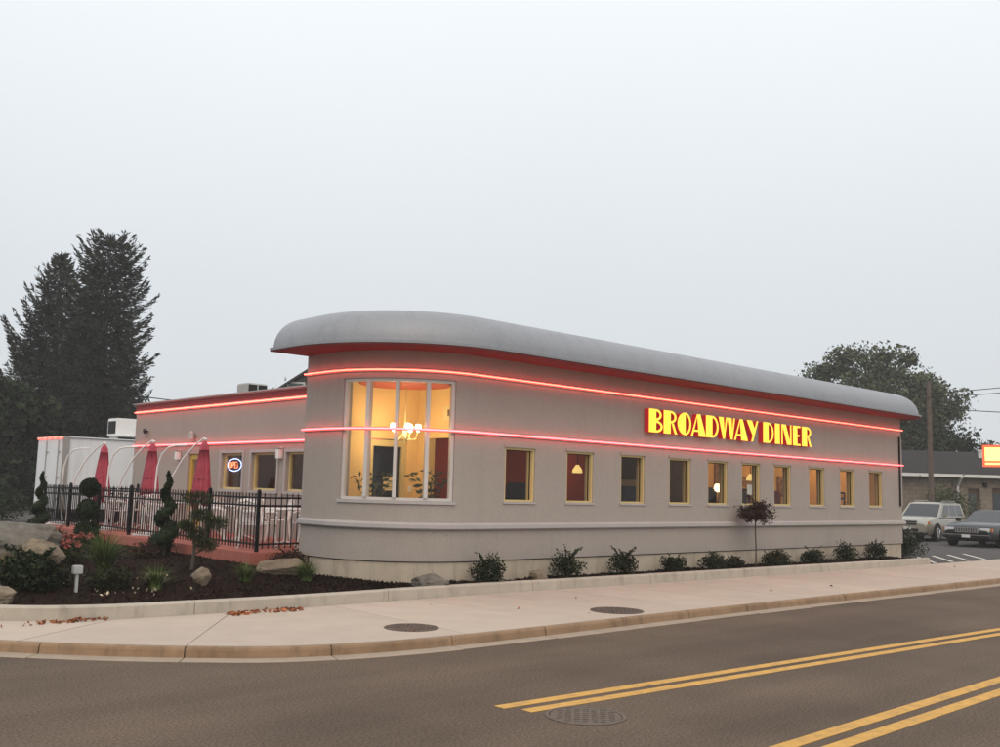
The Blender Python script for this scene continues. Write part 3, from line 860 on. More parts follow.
# facade windows ---------------------------------------------------------------
def window(x, label=None, mtl='cream'):
    b = B(); fy0, fy1 = YF + 0.018, YF + 0.15
    x0, x1, z0, z1 = x + 0.001, x + WW - 0.001, WZ0 + 0.001, WZ1 - 0.001
    t = 0.034
    b.box((x0, fy0, z0), (x1, fy1, z0 + t)); b.box((x0, fy0, z1 - t), (x1, fy1, z1))
    b.box((x0, fy0, z0 + t), (x0 + t, fy1, z1 - t)); b.box((x1 - t, fy0, z0 + t), (x1, fy1, z1 - t))
    w = b.build('window', mtl, diner)
    B().box((x0 + t, YF + 0.105, z0 + t), (x1 - t, YF + 0.113, z1 - t)).build('pane', 'glass', w)
    B().box((x - 0.03, YF - 0.022, WZ0 - 0.035), (x + WW + 0.03, YF - 0.0005, WZ0 - 0.002)).build('sill', 'trim', w)
    B().box((x - 0.03, YF - 0.022, WZ1 + 0.002), (x + WW + 0.03, YF + 0.003, WZ1 + 0.05)).build('lintel', 'stucco', w)
    gk = B(); g0, g1 = YF + 0.085, YF + 0.104
    gk.box((x0 + t, g0, z0 + t), (x0 + t + .014, g1, z1 - t)); gk.box((x1 - t - .014, g0, z0 + t), (x1 - t, g1, z1 - t))
    gk.box((x0 + t + .014, g0, z1 - t - .014), (x1 - t - .014, g1, z1 - t))
    gk.build('gasket', 'dark', w)
    return w
for x in WX: window(x)
# corner bay window
def arc_box(b, a0, a1, r0, r1, z0, z1, n=8):
    vs = []; fs = []
    for k in range(n + 1):
        a = R(a0 + (a1 - a0) * k / n)
        for r in (r0, r1):
            for z in (z0, z1): vs.append((CXN + r * math.cos(a), CYN + r * math.sin(a), z))
    for k in range(n):
        i = k * 4; j = i + 4
        fs += [(i, i + 1, j + 1, j), (i + 2, j + 2, j + 3, i + 3), (i, j, j + 2, i + 2), (i + 1, i + 3, j + 3, j + 1)]
    fs += [(0, 2, 3, 1), (n * 4, n * 4 + 1, n * 4 + 3, n * 4 + 2)]
    b.add(vs, fs)
b = B()
ft = 1.9
arc_box(b, A0 + 0.05, A1 - 0.05, RN - 0.10, RN - 0.03, CZ0 + 0.002, CZ0 + 0.05, 20)
arc_box(b, A0 + 0.05, A1 - 0.05, RN - 0.10, RN - 0.03, CZ1 - 0.05, CZ1 - 0.002, 20)
edges = [A0 + 0.05, 208.8, 225.2, 242.0, A1 - 0.05]
arc_box(b, A0 + 0.05, A0 + ft, RN - 0.10, RN - 0.03, CZ0 + 0.05, CZ1 - 0.05, 2)
arc_box(b, A1 - ft, A1 - 0.05, RN - 0.10, RN - 0.03, CZ0 + 0.05, CZ1 - 0.05, 2)
cw = b.build('corner_window', 'frame_grey', diner)
for a in edges[1:4]:
    b = B(); arc_box(b, a - 1.0, a + 1.0, RN - 0.12, RN + 0.012, CZ0 + 0.051, CZ1 - 0.051, 2); b.build('mullion', 'frame_grey', cw)
pane_e = [A0 + ft] + edges[1:4] + [A1 - ft]
for k in range(4):
    a0 = pane_e[k] + (1.01 if k else 0); a1 = pane_e[k + 1] - (1.01 if k < 3 else 0)
    b = B(); arc_box(b, a0, a1, RN - 0.07, RN - 0.062, CZ0 + 0.051, CZ1 - 0.051, 4); b.build('pane', 'glass_clear', cw)
b = B(); arc_box(b, A0 - 1.2, A1 + 1.2, RN + 0.001, RN + 0.03, CZ0 - 0.05, CZ0 - 0.001, 20); b.build('sill', 'trim', cw)
# east corner window
b = B(); b.box((XE - 0.16, YF + 0.221, WZ0 + 0.001), (XE - 0.10, YF + 1.099, 3.399)); b.build('side_window', 'cream', diner)

B().box((26.99, YF - 0.035, 1.62), (27.045, YF - 0.001, 3.55)).build('downspout', 'dark', diner)
B().box((27.05, YF - 0.05, 1.62), (27.09, YF - 0.001, 3.55)).build('downspout', 'trim', diner)
# low wing ---------------------------------------------------------------------
WXW, WYE, WTOP = 11.40, 27.55, 3.90
wing_holes = [(22.25, 21.18, 1.63, 2.50), (20.76, 19.58, 1.63, 2.50), (19.20, 17.95, 1.63, 2.50)]
door_hole = (24.05, 23.1, 0.6, 2.50)
whole = [(WYE - a, WYE - b_, c, d) for a, b_, c, d in wing_holes + [door_hole]]
def wing_pt(s, off): return WXW - off, WYE - s
hole_wall(0, WYE - YB - 0.0, 0.3, WTOP, whole, 0.2, wing_pt, []).build('wing_wall', 'stucco', diner)
B().box((WXW, WYE - 0.2, 0.1), (XE, WYE - 0.001, WTOP)).v and B().box((WXW + 0.201, WYE - 0.2, 0.1), (XE, WYE - 0.001, WTOP)).build('wing_end_wall', 'stucco', diner)
B().box((XE - 0.2, YB + 0.003, 0.1), (XE - 0.002, WYE - 0.202, WTOP)).build('wing_east_wall', 'stucco', diner)
B().box((WXW - 0.03, YB + 0.04, WTOP + 0.001), (XE + 0.1, WYE + 0.1, 3.925)).build('wing_roof', 'trim', diner)
B().box((WXW - 0.025, YB + 0.05, 3.765), (WXW - 0.001, WYE, 3.895)).build('red_glow_band', 'soffit', diner)  # neon glow on the wall above the tube, painted on as a red strip
B().box((WXW - 0.085, YB + 0.05, 3.928), (WXW + 0.12, WYE + 0.12, 3.955)).build('coping', 'trim', diner)
for z, m in ((3.70, 'neon'), (2.75, 'neon_pink')):
    B().tube([(WXW - 0.06, YB + 0.3, z), (WXW - 0.06, WYE - 0.03, z)], 0.015, 8).build('neon_tube', m, diner, True)
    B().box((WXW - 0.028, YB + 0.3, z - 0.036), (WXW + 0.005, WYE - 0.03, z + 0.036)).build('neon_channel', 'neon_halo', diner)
for ya, yb, z0, z1 in wing_holes:
    b = B(); t = 0.05; x0, x1 = WXW + 0.07, WXW + 0.13
    b.box((x0, yb + 0.001, z0 + 0.001), (x1, ya - 0.001, z0 + t)); b.box((x0, yb + 0.001, z1 - t), (x1, ya - 0.001, z1 - 0.001))
    b.box((x0, yb + 0.001, z0 + t), (x1, yb + t, z1 - t)); b.box((x0, ya - t, z0 + t), (x1, ya - 0.001, z1 - t))
    w = b.build('window', 'cream', diner)
    B().box((x0 + 0.02, yb + t, z0 + t), (x0 + 0.028, ya - t, z1 - t)).build('pane', 'glass', w)
    s = B(); e = 0.07
    s.box((WXW - 0.03, yb - e, z1 + 0.001), (WXW + 0.003, ya + e, z1 + e)); s.box((WXW - 0.03, yb - e, z0 - e), (WXW + 0.003, ya + e, z0 - 0.001))
    s.box((WXW - 0.03, yb - e, z0), (WXW + 0.003, yb - 0.001, z1)); s.box((WXW - 0.03, ya + 0.001, z0), (WXW + 0.003, ya + e, z1))
    s.build('surround', 'trim', w)
# patio door of the wing
dy0, dy1 = 23.1, 24.05
b = B(); x0, x1 = WXW + 0.05, WXW + 0.12
b.box((x0, dy0 + 0.001, 0.602), (x1, dy0 + 0.12, 2.498)); b.box((x0, dy1 - 0.12, 0.602), (x1, dy1 - 0.001, 2.498))
b.box((x0, dy0 + 0.12, 2.36), (x1, dy1 - 0.12, 2.498)); b.box((x0, dy0 + 0.12, 0.602), (x1, dy1 - 0.12, 0.85))
M['door_yellow'] = mat('door_yellow', (0.52, 0.32, 0.05), 0.5, 0.06)
dr = b.build('door', 'door_yellow', diner)
B().box((x0 + 0.02, dy0 + 0.12, 0.85), (x0 + 0.03, dy1 - 0.12, 2.36)).build('pane', 'glass', dr)
B().tube([(x0 - 0.04, dy0 + 0.08, 1.5), (x0 - 0.04, dy0 + 0.08, 1.8)], 0.012).build('handle', 'chrome', dr)

# interior ---------------------------------------------------------------------
B().box((WXW + 0.22, YF + 0.23, 0.40), (XE - 0.22, WYE - 0.22, 0.60)).build('floor', 'brown', diner)
B().slab([(9.47, 14.8), (9.47, 14.28)] + [(CXN + 1.55 * math.cos(math.pi + k * math.pi / 20), CYN + 1.55 * math.sin(math.pi + k * math.pi / 20)) for k in range(1, 11)] + [(11.60, 12.73), (11.60, 14.8)], 0.40, 0.60).build('floor', 'brown', diner)
B().box((11.82, YF + 0.225, 3.10), (XE - 0.22, 17.8, 3.16)).build('ceiling', 'cream_wall', diner)
B().slab([(9.47, 14.83), (9.47, 14.28)] + [(CXN + 1.55 * math.cos(math.pi + k * math.pi / 20), CYN + 1.55 * math.sin(math.pi + k * math.pi / 20)) for k in range(1, 11)] + [(11.60, 12.73), (11.60, 14.83)], 3.66, 3.70).build('ceiling', 'ceil', diner)
B().lathe([(0.82, 3.60), (0.82, 3.655)], 40, (10.55, 13.85, 0)).build('ceiling_medallion', 'disc_red', diner)
# entrance lobby walls
B().box((9.47, 14.76, 0.61), (10.50, 14.832, 3.655)).build('lobby_wall', 'orange_wall', diner)
B().box((11.36, 14.76, 0.61), (11.60, 14.832, 3.655)).build('lobby_wall', 'orange_wall', diner)
B().box((10.50, 14.76, 2.68), (11.36, 14.832, 3.655)).build('lobby_wall', 'orange_wall', diner)
b = B()
b.box((11.605, 12.73, 2.72), (11.75, 14.84, 3.655)); b.box((11.605, 14.42, 0.61), (11.75, 14.84, 2.72)); b.box((11.605, 12.73, 0.61), (11.75, 12.86, 2.72)); b.box((11.605, 12.86, 0.61), (11.75, 14.42, 1.25))
b.build('partition_wall', 'orange_wall', diner)
# lobby door
b = B()
b.box((10.505, 14.80, 0.61), (10.60, 14.92, 2.66)); b.box((11.26, 14.80, 0.61), (11.355, 14.92, 2.66)); b.box((10.60, 14.80, 2.54), (11.26, 14.92, 2.66)); b.box((10.60, 14.80, 0.61), (11.26, 14.92, 0.9))
ld = b.build('door', 'cream', diner)
B().box((10.60, 14.85, 0.9), (11.26, 14.86, 2.54)).build('pane', 'glass_dark', ld)
nb = B().box((10.88, 14.838, 1.72), (11.16, 14.845, 1.98)).build('notice', 'paper', ld)
for k in range(3): B().box((10.93 + 0.02 * k, 14.834, 1.78 + 0.055 * k), (11.11 - 0.02 * k, 14.8375, 1.795 + 0.055 * k)).build('print_line', 'ink', nb)
B().box((11.40, 14.735, 1.35 + 0.35), (11.47, 14.758, 1.82)).build('light_switch', 'white_metal', diner)
t = B(); t.box((11.585, 13.75, 3.05), (11.603, 14.0, 3.3)); vg = t.build('wall_notice', 'paper', diner)
B().box((11.58, 13.80, 3.12), (11.584, 13.88, 3.24)).build('print_line', 'ink', vg)
# dining room behind the windows
B().box((11.76, 15.7, 0.61), (17.5, 15.8, 3.09)).build('dining_wall', 'red_wall', diner)
B().box((17.5, 15.7, 0.61), (21.8, 15.8, 3.09)).build('dining_wall', 'brown', diner)
B().box((21.8, 15.7, 0.61), (25.1, 15.8, 3.09)).build('dining_wall', 'orange_wall', diner)
B().box((25.1, 15.7, 0.61), (XE - 0.23, 15.8, 3.09)).build('dining_wall', 'cream_wall', diner)
B().box((XE - 0.25, YF + 0.23, 0.61), (XE - 0.221, 15.69, 3.09)).build('dining_wall', 'orange_wall', diner)
B().box((16.3, 13.9, 0.61), (17.7, 13.96, 2.08)).build('dining_partition', 'cream_wall', diner)
B().box((23.8, 15.35, 1.95), (25.0, 15.69, 2.0)).build('shelf', 'white_metal', diner)
B().box((23.8, 15.4, 0.61), (25.0, 15.69, 1.6)).build('sideboard', 'wood', diner)
B().box((11.9, 18.0, 0.61), (18, 18.1, 3.77)).build('wing_room_wall', 'cream_wall', diner)
B().box((14.6, 18.1, 0.61), (14.7, WYE - 0.22, 3.77)).build('wing_room_wall', 'brown', diner)
B().box((13.5, 19.0, 0.61), (14.0, 26.8, 1.65)).build('counter', 'wood', diner)
for x in (13.4, 16.6, 22.6, 24.6, 26.2):
    B().box((x - 0.3, 14.3, 3.06), (x + 0.3, 14.9, 3.095)).build('ceiling_panel', 'panel_light', diner)
for y in (19.5, 22.5, 25.5):
    B().box((12.6, y - 0.3, 3.70), (13.2, y + 0.3, 3.765)).build('ceiling_panel', 'panel_light', diner)
# pictures on the dining walls
for x, z, w_, h_, lb in ((22.95, 2.35, 0.26, 0.34, 'tall dark framed picture on the orange wall behind the glowing table lamp'), (24.4, 2.2, 0.42, 0.14, 'wide low framed picture standing above the dining room shelf'), (26.1, 2.1, 0.2, 0.3, 'small framed picture on the cream dining room wall')):
    p = thing('framed_picture', lb, 'picture', (x, 15.697, z), 0, 'pictures on the dining room walls')
    B().box((-w_, -0.03, -h_), (w_, 0, h_)).build('frame', 'wood', p); B().box((-w_ + 0.04, -0.035, -h_ + 0.04), (w_ - 0.04, -0.031, h_ - 0.04)).build('print', 'picture', p)
# booths
def booth(x, y, label, rz=0, m='vinyl'):
    t = thing('booth_seat', label, 'booth', (x, y, 0.6), rz, 'booth seats behind the facade windows')
    B().cbox((0, 0, 0.24), (0.55, 0.24, 0.22), 0.04).build('seat', m, t)
    B().cbox((0, 0.20, 0.90), (0.55, 0.07, 0.44), 0.05).build('backrest', m, t)
    return t
bz = [(12.25, 'vinyl_red', 'dark red vinyl booth seat behind the window next to the corner bay'), (13.7, 'vinyl', 'dark vinyl booth seat behind the second window from the corner bay'),
      (16.9, 'vinyl', 'dark vinyl booth seat behind the window under the start of the lettering'), (19.6, 'vinyl', 'dark vinyl booth seat behind the window above the lollipop tree'), (20.9, 'vinyl', 'dark vinyl booth seat behind the window under the end of the lettering'),
      (22.5, 'vinyl_red', 'red vinyl booth seat behind the third window from the parking lot end'), (25.6, 'vinyl', 'dark vinyl booth seat behind the window next to the parking lot end')]
for x, m, lb in bz: booth(x, 13.7, lb, 0, m)
for x, lb in ((15.4, 'small glowing pendant lamp behind the second facade window'), (25.6, 'small glowing pendant lamp behind the eighth facade window'), (22.0, 'small glowing pendant lamp behind the sixth facade window')):
    t = thing('pendant_lamp', lb, 'lamp', (x, 14.1, 3.095), 0, 'pendant lamps over the booths')
    B().tube([(0, 0, 0), (0, 0, -0.75)], 0.008).build('cord', 'black_metal', t)
    B().lathe([(0.03, -0.74), (0.10, -0.84), (0.11, -0.90), (0.09, -0.91)], 14).build('lamp_shade', 'shade', t, True)
for x, y, rz, lb in ((16.2, 13.55, 0.3, 'high backed wooden chair behind the second facade window'), (20.9, 13.5, -0.4, 'high backed wooden chair beside the table with the glowing lamp'), (19.75, 13.6, 0.2, 'high backed wooden chair on the other side of the lamp table'), (23.6, 13.6, 0.5, 'high backed wooden chair behind the seventh facade window'), (26.0, 13.5, 0.1, 'high backed wooden chair behind the eighth facade window')):
    t = thing('dining_chair', lb, 'chair', (x, y, 0.6), rz, 'wooden chairs in the dining room')
    for sx_ in (-.19, .19):
        for sy_ in (-.19, .19): B().box((sx_ - .02, sy_ - .02, 0), (sx_ + .02, sy_ + .02, 0.44)).build('leg', 'brown', t)
        B().box((sx_ - .02, .17, .485), (sx_ + .02, .21, 1.35)).build('back_post', 'brown', t)
    B().cbox((0, 0, .465), (.23, .23, .02), .006).build('seat', 'vinyl', t)
    for z_ in (.75, .95, 1.15, 1.3): B().box((-.169, .18, z_), (.169, .2, z_ + .07)).build('back_slat', 'brown', t)
# table with lamp behind the fifth window
t = thing('table', 'small wooden table behind the window with the glowing lamp', 'table', (20.3, 13.9, 0.6))
B().cbox((0, 0, 0.99), (0.45, 0.35, 0.02), 0.005).build('table_top', 'wood', t); B().tube([(0, 0, 0.0), (0, 0, 0.97)], 0.04).build('leg', 'black_metal', t)
B().lathe([(0.25, 0), (0.25, 0.02)], 20).build('foot', 'black_metal', t)
t = thing('table_lamp', 'glowing table lamp standing behind a facade window below the sign', 'lamp', (20.28, 13.9, 1.61))
B().lathe([(0.07, 0), (0.05, 0.03), (0.015, 0.05), (0.012, 0.26)], 14).build('stem', 'wood', t)
B().lathe([(0.10, 0.26), (0.115, 0.32), (0.09, 0.42), (0.07, 0.45)], 18).build('lamp_shade', 'lampglow', t, True)
# small yellow-shaded lamp further along
t = thing('pendant_lamp', 'yellow square shaded pendant lamp hanging behind the seventh facade window', 'lamp', (24.3, 14.4, 3.095))
B().tube([(0, 0, -0.0), (0, 0, -1.05)], 0.008).build('cord', 'black_metal', t)
B().lathe([(0.13, -1.05), (0.13, -1.27)], 4).build('lamp_shade', 'shade', t)
# white notice in sixth window
tag(B().box((19.58, YF + 0.135, 1.82), (19.78, YF + 0.139, 2.05)).build('window_notice', 'plate'), 'white paper notice taped inside the window behind the lollipop tree', 'notice')
# chandelier
CS = 0.72
ch = thing('chandelier', 'lit brass chandelier hanging in the curved corner window', 'chandelier', (10.62, 13.9, 3.60))
B().tube([(0, 0, 0), (0, 0, -0.8)], 0.012).build('rod', 'cream', ch)
B().lathe([(0.02, -0.72), (0.055, -0.8), (0.06, -0.88), (0.02, -0.98), (0.012, -1.03)], 14).build('hub', 'cream', ch)
for k in range(5):
    a = 2 * math.pi * k / 5 + 0.5; c, s_ = math.cos(a), math.sin(a)
    arm = B().tube([(0.04 * c, 0.04 * s_, -0.86), (0.16 * c, 0.16 * s_, -0.97), (0.28 * c, 0.28 * s_, -0.95), (0.33 * c, 0.33 * s_, -0.82)], 0.012, 6).build('arm', 'cream', ch)
    B().lathe([(0.02, -0.82), (0.065, -0.79), (0.075, -0.74), (0.05, -0.69)], 14, (0.33 * c, 0.33 * s_, 0)).build('globe', 'bulb', arm, True)
ch.scale = (CS, CS, 1.0)
# lobby plants
def pot_plant(name, loc, label, h=0.9, m='leaf'):
    t = thing(name, label, 'plant', loc)
    B().lathe([(0.13, 0), (0.18, 0.3), (0.17, 0.31), (0.15, 0.28)], 16).build('pot', 'pot', t)
    pts = []; dirs = []
    for k in range(26):
        a = random.uniform(0, 6.28); lean = random.uniform(0.1, 0.5)
        for q in range(12):
            f = q / 11
            pts.append((math.cos(a) * lean * f * f, math.sin(a) * lean * f * f, 0.28 + h * f * (1 - 0.25 * f * lean)))
            dirs.append((math.cos(a) * lean * 2 * f, math.sin(a) * lean * 2 * f, 1 - f))
    leaves('foliage', pts, 0.13, m, t, 0.3, dirs)
    return t
pot_plant('potted_plant', (9.98, 13.85, 0.6), 'leafy potted plant standing at the patio end of the curved corner window', 1.2)
pot_plant('potted_plant', (10.78, 13.32, 0.6), 'bushy potted plant standing at the facade end of the curved corner window', 1.25)

# wall fittings
def sconce(y, label):
    t = thing('wall_lamp', label, 'wall lamp', (WXW - 0.031, y, 2.42), 0, 'lamps on the wing wall')
    B().cbox((-0.005, 0, 0.06), (0.02, 0.06, 0.13), 0.008).build('back_plate', 'white_metal', t)
    B().cbox((-0.065, 0, 0.04), (0.04, 0.07, 0.11), 0.012).build('lantern', 'white_metal', t)
    B().cbox((-0.065, 0, 0.165), (0.05, 0.08, 0.012), 0.004).build('cap', 'steel', t)
sconce(24.55, 'small white wall lamp beside the yellow patio door')
sconce(19.40, 'small white wall lamp between the two wing windows nearest the rounded corner')
t = thing('security_camera', 'small dark camera mounted high on the wing wall', 'camera', (WXW, 26.7, 3.15))
B().tube([(0.01, 0, 0), (-0.1, 0, 0.02)], 0.02).build('bracket', 'black_metal', t); B().tube([(-0.08, 0.05, 0.03), (-0.13, -0.12, -0.03)], 0.05, 10).build('body', 'black_metal', t)
t = thing('flood_lamp', 'small unlit floodlight above the wing neon line', 'floodlight', (WXW, 23.75, 2.98))
B().tube([(0.01, 0, 0), (-0.08, 0, 0)], 0.02).build('bracket', 'steel', t); B().lathe([(0.03, 0.1), (0.07, 0.05), (0.09, -0.1)], 12, (-0.1, 0, 0)).build('hood', 'steel', t)

# OPEN sign in the wing window
op = thing('open_sign', 'small glowing neon sign reading OPEN inside a wing window', 'sign', (WXW + 0.17, 21.90, 2.22), 0)
M['neon_blue'] = mat('neon_blue', (0.5, 0.6, 1), 0.4, emit=(0.40, 0.50, 1.0), estr=3.0, var=0.02)
M['neon_red'] = mat('neon_red', (1, 0.2, 0.1), 0.4, emit=(1.0, 0.22, 0.10), estr=3.2, var=0.02)
B().box((0.03, -0.34, -0.15), (0.04, 0.34, 0.15)).build('backing', 'dark', op)
B().tube([(0, 0.34 * math.cos(2 * math.pi * k / 24), 0.15 * math.sin(2 * math.pi * k / 24)) for k in range(25)], 0.011, 6).build('ring', 'neon_blue', op)
def st(name, pts, dy): # letters read from the patio: text runs towards -y
    B().tube([(0, dy - p[0], p[1]) for p in pts], 0.009, 6).build(name, 'neon_red', op)
lw, lh = 0.095, 0.07
st('letter', [(lw / 2 + lw / 2 * math.cos(2 * math.pi * k / 12), lh * math.sin(2 * math.pi * k / 12)) for k in range(13)], 0.25)
st('letter', [(0, -lh), (0, lh), (lw * .8, lh), (lw, lh * .5), (lw * .8, 0), (0, 0)], 0.115)
st('letter', [(lw, lh), (0, lh), (0, 0), (lw * .8, 0), (0, 0), (0, -lh), (lw, -lh)], -0.015)
st('letter', [(0, -lh), (0, lh), (lw, -lh), (lw, lh)], -0.145)

# ================================================================== the lettering
def band(cx, cz, ro, zo, ri, zi, a0, a1, n=14):
    o = [(cx + ro * math.cos(R(a0 + (a1 - a0) * k / n)), cz + zo * math.sin(R(a0 + (a1 - a0) * k / n))) for k in range(n + 1)]
    i_ = [(cx + ri * math.cos(R(a0 + (a1 - a0) * k / n)), cz + zi * math.sin(R(a0 + (a1 - a0) * k / n))) for k in range(n + 1)]
    return o + i_[::-1]
def rect(x0, z0, x1, z1): return [(x0, z0), (x1, z0), (x1, z1), (x0, z1)]
G = {
 'B': (0.74, [rect(0, 0, .38, 1), band(.38, .755, .30, .245, .20, .155, -90, 90), band(.38, .255, .36, .255, .26, .165, -90, 90)]),
 'R': (0.76, [rect(0, 0, .38, 1), band(.38, .73, .32, .27, .22, .18, -90, 90), [(.44, .459), (.55, .459), (.70, .08), (.76, 0), (.63, 0), (.59, .06)]]),
 'O': (0.80, [[(.46, 0)] + [(.46 + .46 * math.cos(R(270 - 10 * k)), .5 + .5 * math.sin(R(270 - 10 * k))) for k in range(1, 19)], band(.46, .5, .34, .5, .25, .41, -90, 90)]),
 'A': (0.88, [[(.36, 1), (.54, 1), (.88, 0), (.46, 0)], [(.36, 1), (.3685, .915), (.10, 0), (0, 0)], [(.1587, .2), (.44, .2), (.4315, .285), (.1836, .285)]]),
 'D': (0.76, [rect(0, 0, .38, 1), band(.38, .5, .38, .5, .28, .41, -90, 90)]),
 'W': (1.10, [[(0, 1), (.32, 1), (.40, 0), (.29, 0)], [(.40, 0), (.58, 1), (.49, 1), (.38, .25)], [(.58, 1), (.86, 1), (.92, 0), (.81, 0)], [(.92, 0), (1.10, 1), (1.0, 1), (.905, .25)]]),
 'Y': (0.80, [[(.70, 1), (.80, 1), (.42, 0), (.31, 0)], [(0, 1), (.36, 1), (.544, .6), (.4176, .276)]]),
 'I': (0.40, [rect(0, 0, .40, 1)]),
 'N': (0.82, [rect(0, 0, .09, .93), [(0, 1), (.36, 1), (.73, .10), (.73, 0), (.47, 0), (.09, .93), (0, .93)], rect(.73, 0, .82, 1)]),
 'E': (0.66, [rect(0, 0, .38, 1), rect(.38, .91, .66, 1), rect(.38, .46, .58, .55), rect(.38, 0, .66, .09)]),
}
sign = thing('channel_letter_sign', 'glowing yellow art deco letters with red sides reading BROADWAY DINER on the facade', 'sign', (0, 0, 0))
SZ0, SH, SY0, SY1 = 3.03, 0.475, YF - 0.135, YF - 0.012
lay = [('B', 15.63, 16.07), ('R', 16.11, 16.57), ('O', 16.58, 17.05), ('A', 17.05, 17.58), ('D', 17.59, 18.05), ('W', 18.06, 18.69), ('A', 18.66, 19.20), ('Y', 19.16, 19.63),
       ('D', 19.84, 20.28), ('I', 20.35, 20.55), ('N', 20.63, 21.07), ('E', 21.15, 21.48), ('R', 21.56, 22.02)]
for ch_, x0, x1 in lay:
    w, polys = G[ch_]
    kx = (x1 - x0) / w
    b = B(); fb = B(); tb = B()
    for poly in polys:
        q = [(x0 + px * kx, SZ0 + pz * SH) for px, pz in poly]
        b.prism(q, SY0 + 0.012, SY1)
        tb.prism(q, SY0 + 0.004, SY0 + 0.011)
        cx = sum(p[0] for p in q) / len(q)
        fb.prism(q, SY0, SY0 + 0.003)
    l = b.build('letter', 'sign_side', sign)
    l['label'] = 'letter ' + ch_ + ' with yellow face and red sides'
    tb.build('trim', 'sign_trim', l); fb.build('face', 'sign_face', l)
for xa, xb in ((15.65, 19.45), (19.88, 21.95)): B().box((xa, SY1 + 0.001, 3.20), (xb, YF - 0.003, 3.23)).build('mounting_rail', 'stucco', sign)

# ================================================================== patio
PZ = 0.60
pat = tag(B().box((8.56, 15.42, 0.05), (WXW - 0.005, 27.2, PZ)).build('patio', 'red_concrete'), kind='structure')
B().box((9.26, YB + 0.005, 0.05), (WXW - 0.005, 15.418, PZ)).build('patio_step', 'red_concrete', pat)
for k in range(8):
    y = 15.42 + 1.5 * k
    B().box((8.545, y + 0.01, 0.10), (8.559, min(y + 1.49, 27.19), PZ - 0.012)).build('edging_slab', 'red_concrete', pat)
B().box((8.57, 15.405, 0.10), (9.9, 15.419, PZ - 0.012)).build('edging_slab', 'red_concrete', pat)

fence = thing('picket_fence', 'black metal picket fence around the red patio', 'fence', (8.71, 15.53, PZ))
def fence_run(a, b2, n_post, skip_first=False):
    a = Vector((*a, 0)); b2 = Vector((*b2, 0)); L = (b2 - a).length; d = (b2 - a) / L
    o = Vector((8.71, 15.53, 0))
    for k in range(1 if skip_first else 0, n_post + 1):
        p = a + d * L * k / n_post - o
        post = B().box((p.x - 0.027, p.y - 0.027, 0), (p.x + 0.027, p.y + 0.027, 1.06)).build('post', 'black_metal', fence)
        B().lathe([(0.040, 1.061), (0.040, 1.07), (0.012, 1.09)], 4, (p.x, p.y, 0)).build('cap', 'black_metal', post)
    seg = L / n_post
    for k in range(n_post):
        p = a + d * (seg * k + 0.034) - o; q = a + d * (seg * (k + 1) - 0.034) - o
        for z in (0.13, 0.80, 0.94):
            B().tube([(p.x, p.y, z), (q.x, q.y, z)], 0.017, 4).build('rail', 'black_metal', fence)
        m = int(round(seg / 0.115))
        for j in range(1, m):
            c = a + d * (seg * k + seg * j / m) - o
            B().tube([(c.x, c.y, 0.05), (c.x, c.y, 1.00), (c.x, c.y, 1.03)], [0.0125, 0.0125, 0.004], 4).build('picket', 'black_metal', fence)
fence_run((8.71, 15.53), (8.85, 26.9), 6)
fence_run((8.71, 15.53), (9.66, 15.60), 1, True)
fence_run((8.85, 26.9), (11.33, 26.95), 1, True)

# cantilever umbrellas
def umbrella(loc, rz, label):
    t = thing('patio_umbrella', label, 'umbrella', loc, rz, 'closed red umbrellas on the patio')
    # local x: from the canopy towards the mast
    AZ_ = 2.10
    B().cbox((1.15, 0, 0.03), (0.35, 0.35, 0.03), 0.01).build('base', 'white_metal', t)
    B().tube([(1.15, 0, 0.05), (1.20, 0, 0.6), (1.24, 0, 1.1), (1.22, 0, 1.5), (1.12, 0, 1.78), (0.95, 0, 1.93), (0.75, 0, 1.97), (0.45, 0, 1.975)], 0.020, 8).build('mast', 'white_metal', t, True)
    B().tube([(1.05, 0, 0.06), (0.98, 0, 0.75), (0.82, 0, 1.25), (0.55, 0, 1.68), (0.25, 0, 1.98), (0.02, 0, 2.13), (-0.06, 0, 2.10)], 0.021, 8).build('boom', 'white_metal', t, True)
    n = 32; vs = []; fs = []
    prof_ = [(0.03, 2.08), (0.10, 1.98), (0.12, 1.88), (0.125, 1.875), (0.10, 1.87), (0.135, 1.6), (0.17, 1.3), (0.205, 1.0), (0.235, 0.78), (0.20, 0.70), (0.10, 0.62)]
    for i, (r, z) in enumerate(prof_):
        for k in range(n):
            a = 2 * math.pi * k / n
            rr = 0.84 * r * (1 + (0.0 if i < 4 else 0.22) * math.cos(8 * a + 0.3 * i) + 0.05 * math.sin(3 * a + i))
            vs.append((rr * math.cos(a), rr * math.sin(a), z + (0.05 * math.cos(8 * a) if i >= 9 else 0)))
    for i in range(len(prof_) - 1):
        for k in range(n): fs.append((i * n + k, (i + 1) * n + k, (i + 1) * n + (k + 1) % n, i * n + (k + 1) % n))
    fs.append(tuple(range(n))); fs.append(tuple(reversed([(len(prof_) - 1) * n + k for k in range(n)])))
    obj('canopy', vs, fs, 'umbrella', t, True)
    B().tube([(0, 0, 2.12), (0, 0, 0.55)], 0.018, 8).build('pole', 'white_metal', t)
    B().lathe([(0.12, 1.30), (0.155, 1.28), (0.155, 1.25), (0.12, 1.23)], 18).build('tie_strap', 'umbrella', t)
for loc, rz, lb in (((9.75, 25.45, PZ), R(120), 'closed red cantilever umbrella on white curved mast by the white trailer'),
                    ((9.75, 22.5, PZ), R(118), 'closed red cantilever umbrella on white curved mast in the middle of the patio'),
                    ((9.75, 19.85, PZ), R(116), 'closed red cantilever umbrella standing before the yellow patio door')):
    umbrella(loc, rz, lb)

